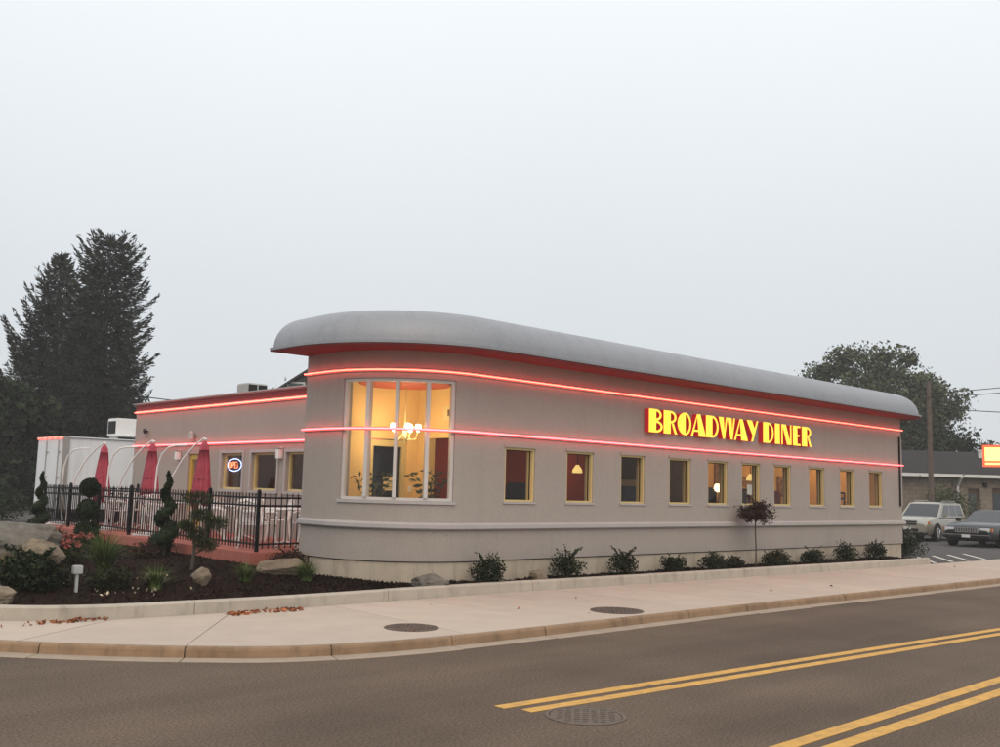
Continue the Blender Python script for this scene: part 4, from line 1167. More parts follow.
# patio chairs and tables
def make_chair():
    t = thing('patio_chair', 'white metal patio chair behind the black picket fence', 'chair', (0, 0, PZ), 0, 'white chairs on the patio')
    r = 0.022
    for sx in (-1, 1):
        for sy, bend in ((-1, 0.03), (1, -0.05)):
            B().tube([(sx * 0.21, sy * 0.21, 0.43), (sx * 0.225, sy * 0.235, 0.2), (sx * 0.235, sy * 0.27, 0.0)], r, 6).build('leg', 'chair_metal', t)
        B().tube([(sx * 0.24, -0.20, 0.43), (sx * 0.26, -0.22, 0.62), (sx * 0.26, -0.10, 0.66), (sx * 0.26, 0.18, 0.66)], r, 6).build('armrest', 'chair_metal', t)
    b = B()
    for k in range(7): b.cbox((-0.21 + 0.07 * k, 0, 0.44), (0.028, 0.22, 0.008))
    b.box((-0.235, -0.225, 0.425), (0.235, -0.2, 0.44)); b.box((-0.235, 0.2, 0.425), (0.235, 0.225, 0.44))
    b.build('seat', 'chair_metal', t)
    b = B()
    b.tube([(-0.24, 0.20, 0.43), (-0.24, 0.26, 0.70), (-0.20, 0.29, 0.84), (0, 0.30, 0.87), (0.20, 0.29, 0.84), (0.24, 0.26, 0.70), (0.24, 0.20, 0.43)], r, 6)
    bk = b.build('back_frame', 'chair_metal', t)
    for k in range(5):
        x = -0.15 + 0.075 * k
        B().tube([(x, 0.215, 0.44), (x, 0.265, 0.70), (x, 0.295, 0.85)], 0.010, 5).build('slat', 'chair_metal', bk)
    return t
def make_table():
    t = thing('patio_table', 'round white patio table behind the black picket fence', 'table', (0, 0, PZ), 0, 'round white tables on the patio')
    B().lathe([(0.40, 0.70), (0.42, 0.71), (0.42, 0.725), (0.40, 0.735)], 28).build('table_top', 'white_metal', t)
    B().tube([(0, 0, 0.03), (0, 0, 0.70)], 0.03, 8).build('column', 'chair_metal', t)
    for k in range(4):
        a = math.pi / 2 * k + 0.4
        B().tube([(0, 0, 0.12), (0.2 * math.cos(a), 0.2 * math.sin(a), 0.07), (0.32 * math.cos(a), 0.32 * math.sin(a), 0.015)], 0.015, 6).build('foot', 'chair_metal', t)
    return t
chair = make_chair(); table = make_table()
first_c = first_t = True
TL = ['beside the fence corner next to the rounded wall', 'before the umbrella at the yellow door', 'between the yellow door and middle umbrellas', 'between the middle and trailer end umbrellas', 'at the trailer end of the patio']
for ti, (tx, ty) in enumerate([(9.85, 16.5), (10.1, 18.55), (9.95, 21.25), (10.3, 23.95), (10.6, 25.9)]):
    if first_t: table.location = (tx, ty, PZ); first_t = False; table['label'] = 'round white patio table ' + TL[0]
    else: dup(table, (tx, ty, PZ), label='round white patio table ' + TL[ti])
    angs = [20, 110, 200, 290] if ti in (0, 2) else [60, 150, 240, 330] if ti == 1 else [80, 170, 260]
    for a in angs:
        a += random.uniform(-12, 12)
        cx, cy = tx + 0.66 * math.cos(R(a)), ty + 0.66 * math.sin(R(a))
        if cx < 9.05: cx = 9.05
        if cx > 11.0: cx = 11.0
        rz = R(a) - math.pi / 2 + random.uniform(-.2, .2)
        if first_c: chair.location = (cx, cy, PZ); chair.rotation_euler = (0, 0, rz); first_c = False; chair['label'] = 'white chair at the table ' + TL[0]
        else: dup(chair, (cx, cy, PZ), rz, 'white chair at the table ' + TL[ti])

# ================================================================== plants and stones of the bed
def on_bed(x, y): return (x, y, bed_z(x, y) - 0.015)

def shrub(x, y, r, h, label, m='leaf_shrub', name='shrub', n=1400, size=0.05, shoots=6, cat='shrub', group=None, z=None):
    t = thing(name, label, cat, on_bed(x, y) if z is None else (x, y, z), random.uniform(0, 6), group)
    b = B()
    for k in range(5):
        a = k * 1.3; b.tube([(0, 0, 0), (r * 0.3 * math.cos(a), r * 0.3 * math.sin(a), h * 0.5), (r * 0.6 * math.cos(a), r * 0.6 * math.sin(a), h * 0.8)], [0.012, 0.009, 0.004], 5)
    b.build('stems', 'bark', t)
    pts = ball_points(n, 1.0, (0, 0, 0), (1, 1, 1), 0.35, 0.22)
    pts = pts * np.array([r, r, h * 0.55]) + np.array([0, 0, h * 0.5])
    pts = pts[pts[:, 2] > 0.0]
    sh = []
    for k in range(shoots):
        a = random.uniform(0, 6.28); l = random.uniform(0.5, 1.0)
        for q in range(14):
            f = q / 13
            sh.append((math.cos(a) * r * (0.2 + 0.7 * l * f), math.sin(a) * r * (0.2 + 0.7 * l * f), h * (0.8 + 0.5 * l * f)))
    if sh: pts = np.vstack([pts, np.array(sh) + rng.normal(size=(len(sh), 3)) * 0.008])
    leaves('foliage', pts, size, m, t, 0.5, fold=0.15)
    return t

row = 'low shrubs planted along the facade'
for x, y, r, h, lb, s, m in [
    (11.12, 12.12, 0.29, 0.42, 'dark twiggy shrub in the bed where the rounded corner meets the facade', 10, 'leaf_dark'),
    (12.98, 12.1, 0.31, 0.44, 'dark twiggy shrub under the second facade window, beside the small beige rock', 12, 'leaf_dark'),
    (14.55, 12.1, 0.29, 0.44, 'dark twiggy shrub under the wall between the second and third facade windows', 12, 'leaf_dark'),
    (16.1, 12.12, 0.25, 0.33, 'round brownish shrub under the first letters of the sign', 2, 'leaf_dark'),
    (17.5, 12.1, 0.26, 0.33, 'round brownish shrub beside a small green one, before the lollipop tree', 2, 'leaf_dark'),
    (18.2, 12.06, 0.22, 0.24, 'small light green shrub between the round brown shrub and the lollipop tree', 4, 'leaf_shrub'),
    (19.65, 12.02, 0.26, 0.30, 'loose green shrub just past the lollipop tree', 5, 'leaf_shrub'),
    (20.05, 12.12, 0.27, 0.33, 'round dark shrub touching the loose green one past the lollipop tree', 2, 'leaf_dark'),
    (21.5, 12.1, 0.28, 0.34, 'round dark shrub below the eighth facade window', 2, 'leaf_dark'),
    (23.1, 12.1, 0.29, 0.40, 'dark shrub below the ninth facade window', 5, 'leaf_dark'),
    (24.7, 12.1, 0.29, 0.42, 'dark shrub below the last facade window', 5, 'leaf_dark')]:
    shrub(x, y, r, h, lb, m, 'shrub', 1500, 0.05, s, group=row)
shrub(28.25, 13.05, 0.55, 0.80, 'large dark green bush at the parking lot corner of the diner', 'leaf_dark', 'bush', 3500, 0.06, 4, z=0.10)

# lollipop tree
t = thing('standard_tree', 'small lollipop tree with bare stem and round brown crown before the facade', 'tree', on_bed(19.05, 12.08))
B().tube([(0, 0, 0), (0.01, 0, 0.4), (0, 0.01, 0.85), (0.0, 0, 1.15)], [0.017, 0.015, 0.014, 0.01], 7).build('trunk', 'bark', t)
pts = []
for k in range(26):
    d = rng.normal(size=3); d /= np.linalg.norm(d); d[2] *= 0.75
    c = np.array([0, 0, 1.17]) + d * np.array([0.33, 0.33, 0.24]) * rng.uniform(0.5, 1.05)
    pts.append(c + rng.normal(size=(70, 3)) * 0.065)
pts.append(np.array([[0.12 - 0.32 * f, 0.05, 1.35 + 0.2 * f] for f in np.linspace(0, 1, 20)]) + rng.normal(size=(20, 3)) * 0.02)
leaves('crown', np.vstack(pts), 0.06, 'leaf_brown', t, 0.55, fold=0.15)
b = B()
for k in range(9):
    a = k * 0.7; b.tube([(0, 0, 0.95 + 0.02 * k), (0.15 * math.cos(a), 0.15 * math.sin(a), 1.15), (0.3 * math.cos(a), 0.3 * math.sin(a), 1.25 + 0.1 * math.sin(k))], [0.008, 0.006, 0.003], 5)
b.build('branches', 'bark', t)

# topiaries
def topi_ball(t, c, r, sc=(1, 1, 1), n=1500, m='leaf_topiary', size=0.05):
    core = B().sphere(c, r * 0.86, 14, 10, sc).build('foliage_core', 'leaf_topiary', t, True)
    leaves('foliage', ball_points(n, r, c, sc, 0.82, 0.06), size, m, t, 0.5, fold=0.1)
t = thing('ball_topiary', 'three tier ball topiary clipped into stacked globes before the patio fence', 'topiary', on_bed(8.32, 22.4))
B().tube([(0, 0, 0), (0, 0, 1.2)], 0.03, 8).build('trunk', 'bark', t)
for z, r in ((0.22, 0.27), (0.72, 0.24), (1.22, 0.21)): topi_ball(t, (0, 0, z), r)
def spiral(x, y, h, r, label, turns=3.2):
    t = thing('spiral_topiary', label, 'topiary', on_bed(x, y))
    B().tube([(0, 0, 0), (0, 0, h * 0.95)], [0.03, 0.008], 7).build('trunk', 'bark', t)
    P = []; rad = []
    for k in range(64):
        f = k / 63; a = f * turns * 2 * math.pi + 0.6; R_ = r * (1 - f) ** 0.8
        P.append((R_ * 0.55 * math.cos(a), R_ * 0.55 * math.sin(a), 0.10 + f * (h - 0.12))); rad.append(r * 0.52 * (1 - f) ** 0.7 + 0.02)
    B().tube(P, [q * 0.85 for q in rad], 10).build('foliage_core', 'leaf_topiary', t, True)
    pts = []
    for p, q in zip(P, rad):
        n = int(14 + 500 * q); d = rng.normal(size=(n, 3)); d /= np.linalg.norm(d, axis=1)[:, None]
        pts.append(np.array(p) + d * q * rng.uniform(0.8, 1.1, n)[:, None])
    leaves('foliage', np.vstack(pts), 0.05, 'leaf_topiary', t, 0.45, fold=0.1)
spiral(8.15, 18.0, 1.60, 0.29, 'tall dark spiral topiary beside the pom pom pine')
spiral(8.3, 25.5, 1.55, 0.26, 'slim dark spiral topiary in front of the white trailer doors', 3.6)
t = thing('pompom_pine', 'cloud pruned pine with flat needle pads on a thin stem', 'topiary', on_bed(7.3, 15.04))
M['leaf_pine'] = leaf_mat('leaf_pine', (0.045, 0.060, 0.026), 0.5)
B().tube([(0, 0, 0), (0.02, 0.0, 0.35), (0.0, 0.02, 0.75), (0.0, 0.0, 1.12)], [0.03, 0.026, 0.022, 0.015], 7).build('trunk', 'bark', t)
Rv = Vector((math.sin(R(64.5)), -math.cos(R(64.5)), 0))
b = B()
for dx, z, rx, rz_ in ((0.02, 1.16, 0.28, 0.13), (0.10, 0.90, 0.20, 0.11), (0.32, 0.77, 0.22, 0.13), (0.05, 0.58, 0.18, 0.12), (0.20, 0.42, 0.21, 0.12), (-0.12, 0.72, 0.14, 0.10)):
    p = Rv * dx
    b.tube([(0, 0, z - 0.16), (p.x * 0.6, p.y * 0.6, z - 0.1), (p.x, p.y, z)], [0.013, 0.012, 0.008], 5)
    d = rng.normal(size=(900, 3)); d /= np.linalg.norm(d, axis=1)[:, None]
    pp = d * np.array([rx, rx, rz_]) * rng.uniform(0.35, 1.0, 900)[:, None] + np.array([p.x, p.y, z])
    leaves('needle_pad', pp, 0.075, 'leaf_pine', t, 0.12, dirs=d + np.array([0, 0, 0.4]))
b.build('branches', 'bark', t)

# ornamental grasses
def grass(x, y, h, spread, n, label, m='grass_blade', name='ornamental_grass', w=0.016):
    t = thing(name, label, 'grass', on_bed(x, y), 0)
    V = []; Fc = []
    for k in range(n):
        a = random.uniform(0, 6.28); l = h * random.uniform(0.6, 1.1); s = spread * random.uniform(0.2, 1.0); r0 = random.uniform(0, 0.09)
        c, sn = math.cos(a), math.sin(a); px_, py_ = -sn, c
        base_i = len(V)
        for q in range(5):
            f = q / 4; ww = w * (1 - f) * 0.5 + 0.001
            cx = c * (r0 + s * f * f); cy = sn * (r0 + s * f * f); cz = l * (f - 0.42 * f * f * s / spread * 1.2)
            V.append((cx + px_ * ww, cy + py_ * ww, cz)); V.append((cx - px_ * ww, cy - py_ * ww, cz))
        for q in range(4): Fc.append((base_i + 2 * q, base_i + 2 * q + 1, base_i + 2 * q + 3, base_i + 2 * q + 2))
    obj('blades', V, Fc, m, t)
    return t
grass(5.75, 14.7, 0.80, 0.50, 420, 'big fountain of green ornamental grass behind the small garden light')
grass(5.95, 13.35, 0.40, 0.34, 240, 'low tuft of bright green grass next to the pale rock')
grass(8.35, 13.3, 0.42, 0.36, 260, 'green grass tuft at the foot of the rounded corner beside the long flat rock')
grass(7.55, 13.75, 0.36, 0.28, 200, 'green grass tuft between the pointed pale rock and the long flat rock')
grass(4.55, 15.2, 0.45, 0.35, 200, 'yellowish grass tuft at the foot of the big boulder', 'grass_dry')
shrub(4.45, 13.85, 0.38, 0.46, 'dark loose shrub between the big boulder and the garden light', 'leaf_dark', 'shrub', 2600, 0.07, 14)
shrub(5.45, 13.65, 0.34, 0.30, 'low grey green shrub between the garden light and the bright green tuft', 'leaf_shrub', 'shrub', 1300, 0.05, 4)
shrub(4.88, 14.15, 0.30, 0.26, 'low grey green shrub behind the garden light', 'leaf_shrub', 'shrub', 1100, 0.05, 4)
shrub(9.05, 14.95, 0.36, 0.32, 'low reddish brown bush against the patio corner beside the rounded wall', 'leaf_brown', 'shrub', 1700, 0.05, 3)
shrub(6.3, 18.8, 0.40, 0.45, 'dark bush behind the big boulder', 'leaf_dark', 'shrub', 1500, 0.06, 5)
shrub(7.45, 17.2, 0.30, 0.25, 'low brownish plant in front of the patio edging', 'leaf_brown', 'shrub', 900, 0.05, 4)

def flower_clump(x, y, r, h, label, nfl=8):
    t = thing('flower_clump', label, 'flowers', on_bed(x, y), 0, 'coral flowers in the bed')
    pts = ball_points(900, 1.0, (0, 0, 0), (1, 1, 1), 0.4, 0.2) * np.array([r, r, h * 0.5]) + np.array([0, 0, h * 0.45])
    leaves('foliage', pts[pts[:, 2] > 0], 0.06, 'leaf_shrub', t, 0.4)
    for k in range(nfl):
        a = random.uniform(0, 6.28); q = r * random.uniform(0.2, 1.0); c = (q * math.cos(a), q * math.sin(a), h * random.uniform(0.7, 1.05))
        leaves('flower_head', ball_points(30, 0.045, c, (1, 1, 0.8), 0.6), 0.05, 'petal', t, 0.8)
flower_clump(5.95, 16.75, 0.30, 0.38, 'coral flowers in front of the big boulder and below the ball topiary')
flower_clump(6.55, 17.8, 0.34, 0.40, 'coral flowers just before the ball topiary', 12)
flower_clump(7.15, 18.9, 0.32, 0.36, 'coral flowers close to the patio edging between the topiaries', 7)
# pale fallen blossoms and small pebbles
pp = [(x + random.uniform(-.5, .5), y + random.uniform(-.35, .35)) for x, y in [(5.4, 13.3)] * 16 + [(5.9, 13.0)] * 6 + [(6.2, 14.5)] * 6 + [(5.0, 14.5)] * 4]
tag(leaves('fallen_blossoms', [(x, y, bed_z(x, y) + 0.02) for x, y in pp], 0.06, 'petal_pale', aspect=0.7), 'pale fallen blossoms lying on the dark mulch', 'petals', kind='stuff')

# stones
def stone(x, y, s, label, m='rock', rz=None, name='rock', cuts=16, z=None, tilt=0, sink=0.12):
    t_rng = np.random.default_rng(int(x * 1000 + y * 77))
    nrm = t_rng.normal(size=(cuts, 3)); nrm /= np.linalg.norm(nrm, axis=1)[:, None]
    hh = t_rng.uniform(0.72, 1.0, cuts)
    bm = bmesh.new(); bmesh.ops.create_icosphere(bm, subdivisions=4, radius=1)
    for v in bm.verts:
        d = np.array(v.co.normalized()); dt = nrm @ d
        rr = min(1.15, min((hh[i] / dt[i] for i in range(cuts) if dt[i] > 0.05), default=1.15))
        dv = Vector(d) + Vector((x, y, 0)); rr *= 1 + 0.10 * mnoise.noise(dv * 2.3) + 0.06 * mnoise.noise(dv * 6.0) + 0.03 * mnoise.noise(dv * 15.0)
        v.co = Vector(d * rr) * 1.0
        v.co.x *= s[0]; v.co.y *= s[1]; v.co.z *= s[2]
    bm.verts.index_update()
    o = obj(name, [v.co.copy() for v in bm.verts], [tuple(v.index for v in f.verts) for f in bm.faces], m)
    bm.free()
    o.location = (x, y, (bed_z(x, y) if z is None else z) + s[2] * (1 - sink) * 0.75)
    o.rotation_euler = (tilt, 0, random.uniform(0, 6) if rz is None else rz)
    return tag(o, label, 'rock', 'rocks in the bed')
stone(3.72, 13.0, (0.26, 0.20, 0.15), 'tan block of stone beside the kerb at the curve of the sidewalk', rz=R(-20))
stone(4.95, 17.0, (0.95, 0.45, 0.42), 'big grey slanting boulder standing upright in the bed', 'rock_grey', rz=R(-18), tilt=R(-18), sink=0.1, cuts=11)
stone(5.35, 16.35, (0.38, 0.30, 0.26), 'brown stone leaning at the foot of the big boulder', rz=R(30))
stone(6.72, 13.5, (0.12, 0.09, 0.14), 'small pointed pale rock standing alone on the dark mulch', rz=R(10), cuts=9)
stone(8.42, 14.15, (0.36, 0.17, 0.16), 'long flat tan rock near the patio corner', rz=R(-12), cuts=12)
stone(9.83, 12.12, (0.30, 0.17, 0.13), 'low grey rock at the foot of the rounded corner wall', 'rock_grey', rz=R(-30))
stone(12.2, 12.05, (0.19, 0.13, 0.11), 'small beige rock between two shrubs below the facade', rz=R(5))
stone(7.0, 14.25, (0.10, 0.08, 0.06), 'little flat stone behind the green tufts', 'rock_grey')
stone(6.15, 13.85, (0.16, 0.12, 0.10), 'small tan stone beside the bright green tuft')

# garden light
t = thing('garden_light', 'small grey box shaped garden light on a short post', 'garden light', on_bed(4.95, 13.55))
t.scale = (0.8, 0.8, 0.85)
B().box((-0.022, -0.022, 0), (0.022, 0.022, 0.30)).build('post', 'lightbox', t)
B().cbox((0, 0, 0.37), (0.075, 0.06, 0.065), 0.01).build('housing', 'lightbox', t)
B().box((0.076, -0.045, 0.325), (0.082, 0.045, 0.42)).build('lens', 'dark', t)

# dry leaves on the sidewalk
pp = [(6.7 + 0.55 * random.random() ** 0.7 * random.choice((-1, 1)), 11.62 + random.uniform(-0.16, 0.12)) for _ in range(170)]
pp += [(4.35 + random.gauss(0, 0.22), 12.02 - 0.02 + random.uniform(-0.12, 0.03)) for _ in range(70)]
pp += [(random.uniform(4, 26), random.uniform(9.0, 11.2)) for _ in range(9)]
tag(leaves('dry_leaves', [(x, y, 0.128 + random.uniform(0, 0.02)) for x, y in pp], 0.06, 'dead_leaf', aspect=0.6, fold=0.2, dirs=[(random.gauss(0, 1), random.gauss(0, 1), random.gauss(0, .25)) for _ in pp]), 'dry brown leaves gathered on the sidewalk along the planter kerb', 'leaves', kind='stuff')

# ================================================================== vehicles
def car(name, label, cat, loc, rz, paint, L, W, H, belt, hood_z, cowl_x, ws_top, rear_top, rear_bot, wb_f, wb_r, wr, suv):
    t = thing(name, label, cat, loc, rz, 'cars on the parking lot')
    hl, hw = L / 2, W / 2
    zb = 0.26 if suv else 0.20
    deck = belt - (0.0 if suv else 0.04)
    st_ = [(-hl, zb + .22, deck - .22, hw * .84), (-hl + .06, zb + .08, deck - .06, hw * .93), (-hl + .3, zb, deck, hw * .985), (-hl + 1.0, zb - .02, belt, hw),
           (0, zb - .02, belt + .01, hw), (cowl_x, zb - .02, belt + .01, hw), (cowl_x + .35, zb - .02, hood_z + .045, hw), (hl - .55, zb, hood_z, hw * .975), (hl - .2, zb + .04, hood_z - .07, hw * .93),
           (hl - .05, zb + .1, hood_z - .16, hw * .87), (hl, zb + .18, hood_z - .26, hw * .80)]
    V = []; Fc = []
    for x, b0, tp, w in st_:
        h = tp - b0
        sec = [(0.0, b0), (w * .90, b0), (w * .985, b0 + .18 * h), (w, b0 + .5 * h), (w * .985, b0 + .78 * h), (w * .95, b0 + .92 * h), (w * .84, tp), (w * .4, tp + .018), (0, tp + .022)]
        ring = sec + [(-a, z) for a, z in sec[-2:0:-1]]
        V += [(x, a, z) for a, z in ring]
    n = len(ring)
    for i in range(len(st_) - 1):
        for k in range(n): Fc.append((i * n + k, i * n + (k + 1) % n, (i + 1) * n + (k + 1) % n, (i + 1) * n + k))
    Fc.append(tuple(range(n))); Fc.append(tuple(reversed([(len(st_) - 1) * n + k for k in range(n)])))
    body = obj('body', V, Fc, paint, t, True)
    body.data.set_sharp_from_angle(angle=R(38))
    # cabin
    wb_, wt_ = hw * .90, hw * (.76 if suv else .70)
    zt = H - 0.05
    q = [(cowl_x, wb_, belt), (rear_bot, wb_, belt), (rear_top, wt_, zt), (ws_top, wt_, zt)]
    V = [Vector(p) for p in q] + [Vector((p[0], -p[1], p[2])) for p in q]
    crown = [Vector((rear_top + .08, wt_ * .6, H)), Vector((ws_top - .12, wt_ * .6, H)), Vector((rear_top + .08, -wt_ * .6, H)), Vector((ws_top - .12, -wt_ * .6, H))]
    V += crown
    Fc = [(0, 3, 2, 1), (4, 5, 6, 7), (0, 4, 7, 3), (1, 2, 6, 5), (2, 3, 9, 8), (6, 10, 11, 7), (8, 9, 11, 10), (3, 7, 11, 9), (2, 8, 10, 6)]
    obj('cabin', V, Fc, paint, t)
    def pane_on(a, b_, c, d, u0, u1, v0, v1, nm, m='car_glass', off=0.008):
        def P(u, v): return (a * (1 - u) + b_ * u) * (1 - v) + (d * (1 - u) + c * u) * v
        pts = [P(u0, v0), P(u1, v0), P(u1, v1), P(u0, v1)]
        nn = (pts[1] - pts[0]).cross(pts[3] - pts[0]).normalized()
        cen = sum(pts, Vector()) / 4
        if nn.dot(cen - Vector((0, 0, 0.9))) < 0: nn = -nn
        vv = [p + nn * off for p in pts] + [p - nn * 0.004 for p in pts]
        return obj(nm, vv, [(0, 1, 2, 3), (7, 6, 5, 4), (0, 4, 5, 1), (1, 5, 6, 2), (2, 6, 7, 3), (3, 7, 4, 0)], m, t)
    for s in (1, -1):
        a, b_, c, d = [Vector((p[0], p[1] * s, p[2])) for p in q]
        cuts = [(.10, .36), (.40, .66), (.70, .93)] if suv else [(.16, .46), (.50, .82)]
        for u0, u1 in cuts: pane_on(a, b_, c, d, u0, u1, .10, .88, 'side_window')
    a, d = Vector(q[0]), Vector(q[3]); b_ = Vector((q[0][0], -q[0][1], q[0][2])); c = Vector((q[3][0], -q[3][1], q[3][2]))
    pane_on(a, b_, c, d, .05, .95, .05, .93, 'windscreen')
    a, d = Vector(q[1]), Vector(q[2]); b_ = Vector((q[1][0], -q[1][1], q[1][2])); c = Vector((q[2][0], -q[2][1], q[2][2]))
    pane_on(a, b_, c, d, .08, .92, .10, .9, 'rear_window')
    for s in (1, -1):
        for wx in (wb_f, wb_r):
            y = s * (hw - .10)
            B().lathe([(wr + .055, -.012), (wr + .055, .012)], 24, (wx, s * (hw + .0), wr + .01), 'y').build('wheel_arch', 'dark', t)
            tyre = B().lathe([(wr - .05, -.10), (wr, -.07), (wr, .07), (wr - .05, .125)] if s > 0 else [(wr - .05, -.125), (wr, -.07), (wr, .07), (wr - .05, .10)], 24, (wx, y, wr), 'y').build('wheel', 'rubber', t)
            rb_ = B().lathe([(wr * .64, -.01), (wr * .60, .008), (wr * .2, .012)], 20, (wx, s * (hw + .028), wr), 'y'); rb_.build('rim', 'rim', tyre)
            for k in range(5):
                an = 2 * math.pi * k / 5
                B().tube([(wx, s * (hw + .045), wr), (wx + wr * .55 * math.cos(an), s * (hw + .045), wr + wr * .55 * math.sin(an))], .025, 4).build('spoke', 'rim', tyre)
    fx = hl
    hz = hood_z - .25
    for s in (1, -1):
        B().cbox((fx - .085, s * hw * .66, hz + .03), (.07, hw * .185, .075), .02).build('headlight', 'headlight', t)
        B().cbox((fx - .20, s * hw * .885, hz + .03), (.11, hw * .035, .06), .01).build('turn_signal', 'amber', t)
        B().cbox((cowl_x - .12, s * (hw + .09), belt + .10), (.07, .10, .075), .03).build('mirror', paint, t)
        B().cbox((-hl + .03, s * hw * .78, belt - .18), (.05, .09, .12), .02).build('tail_light', 'tail', t)
        for dx in ((.25, -.75) if suv else (.30, -.75)):
            B().cbox((dx, s * (hw + .012), belt - .13), (.09, .014, .016), .005).build('door_handle', 'chrome', t)
    g = B().cbox((fx - .01, 0, hz + .02), (.035, hw * .44, .095), .015).build('grille', 'chrome', t)
    if suv:
        for dz in (-.045, .045): B().cbox((fx + .028, 0, hz + .02 + dz), (.006, hw * .40, .030)).build('grille_slot', 'dark', g)
        B().cbox((fx + .02, 0, hz - .24), (.05, hw * .86, .13), .04).build('bumper', paint, t)
        B().cbox((fx + .068, 0, hz - .26), (.006, hw * .5, .05)).build('air_intake', 'dark', t)
        for s in (1, -1): B().tube([(ws_top - .25, s * wt_ * .85, H + .005), (ws_top - .35, s * wt_ * .85, H + .055), (rear_top + .4, s * wt_ * .85, H + .055), (rear_top + .3, s * wt_ * .85, H + .0)], .018, 6).build('roof_rail', 'steel', t)
    else:
        for k in range(9): B().box((fx + .026, -hw * .36 + k * hw * .09 - .012, hz - .05), (fx + .032, -hw * .36 + k * hw * .09 + .012, hz + .09)).build('grille_slot', 'dark', g)
        B().cbox((fx + .03, 0, hz - .20), (.06, hw * .90, .09), .03).build('bumper', paint, t)
        B().cbox((fx + .092, 0, hz - .155), (.008, hw * .88, .014), .004).build('bumper_strip', 'chrome', t)
    B().cbox((fx + .098, 0, hz - .20), (.006, .15, .055)).build('number_plate', 'plate', t)
    return t
car('sport_utility_car', 'beige metallic sport utility car parked beside the diner', 'car', (42.75, 18.55, 0.10), R(183), 'car_gold', 4.44, 1.80, 1.63, 0.99, 0.98, 0.95, 0.20, -1.95, -2.14, 1.36, -1.26, 0.35, True)
car('sedan', 'black sedan with chrome grille parked beside the beige sport utility car', 'car', (40.85, 15.15, 0.10), R(181), 'car_black', 5.47, 1.92, 1.38, 0.88, 0.86, 0.85, 0.02, -1.35, -2.0, 1.72, -1.28, 0.34, False)

# ================================================================== beyond the patio: white trailer
t = thing('box_trailer', 'white box trailer with red marker lamps parked behind the patio', 'trailer', (11.0, 32.1, 0.10))
B().box((0.06, 0.06, 0.72), (9.0, 2.44, 2.98)).build('box', 'trailer', t)
for x_ in range(1, 9): B().box((x_ - .015, 0.046, 0.9), (x_ + .015, 0.0595, 2.8)).build('side_rib', 'trailer', t)
B().box((0.0, 0.0, 0.72), (0.20, 0.045, 3.0)).build('corner_post', 'steel', t)
B().box((0.0, 0.0, 2.985), (9.0, 2.5, 3.02)).build('roof_rail', 'trailer', t)
for k in range(2):
    d = B().box((0.02, 0.25 + 1.1 * k, 0.78), (0.058, 1.33 + 1.1 * k, 2.92)).build('door', 'trailer', t)
    B().tube([(0.0, 0.45 + 1.1 * k, 0.8), (0.0, 0.45 + 1.1 * k, 2.9)], 0.016, 6).build('lock_rod', 'steel', d)
    for z in (1.0, 1.7, 2.5): B().box((-0.01, 0.28 + 1.1 * k, z), (0.019, 0.42 + 1.1 * k, z + .05)).build('hinge', 'steel', d)
for y in (0.1, 0.6, 1.1, 1.6, 2.1): B().cbox((-0.012, y + .15, 2.975), (0.012, 0.17, 0.032), 0.008).build('marker_lamp', 'redlamp', t)
for x_ in (1.2, 2.2):
    for y in (0.25, 2.2): B().lathe([(0.42, -.12), (0.45, -.08), (0.45, .08), (0.42, .12)], 22, (x_, y, 0.45), 'y').build('wheel', 'rubber', t)
for y in (0.3, 2.1): B().box((7.4, y, 0.0), (7.5, y + .1, 0.72)).build('landing_leg', 'steel', t)
B().box((0.1, 0.5, 0.60), (8.9, 0.6, 0.72)).build('chassis_beam', 'steel', t); B().box((0.1, 1.9, 0.60), (8.9, 2.0, 0.72)).build('chassis_beam', 'steel', t)
b = B().tube([(4.5, 0.02, 2.1), (6.8, 0.02, 2.1)], .02, 6); b.build('side_rail', 'steel', t)
t = thing('roof_cooling_unit', 'white cooling unit on top of the white trailer', 'cooling unit', (12.8, 32.6, 3.12))
B().cbox((0.6, 0.4, 0.42), (0.55, 0.4, 0.30), 0.02).build('cabinet', 'white_metal', t)
B().box((0.03, 0.1, 0.2), (0.048, 0.7, 0.62)).build('grille', 'dark', t)
for x_ in (0.1, 1.05): B().box((x_, 0.1, 0.0), (x_ + .06, 0.7, 0.12)).build('foot', 'steel', t)
t = thing('roof_condenser', 'small boxy condenser standing on the low wing roof', 'condenser', (13.35, 24.5, 3.925))
B().cbox((0, 0, 0.33), (0.30, 0.30, 0.27), 0.015).build('cabinet', 'lightbox', t)
for s in (-1, 1): B().box((s * 0.2 - .03, -0.3, 0), (s * 0.2 + .03, 0.3, 0.06)).build('foot', 'steel', t)
for a, b_ in ((-.28, -.02), (.02, .28)): B().box((-0.312, a, 0.1), (-0.3005, b_, 0.56)).build('louvre', 'steel', t); B().box((a, -0.312, 0.1), (b_, -0.3005, 0.56)).build('louvre', 'dark', t)

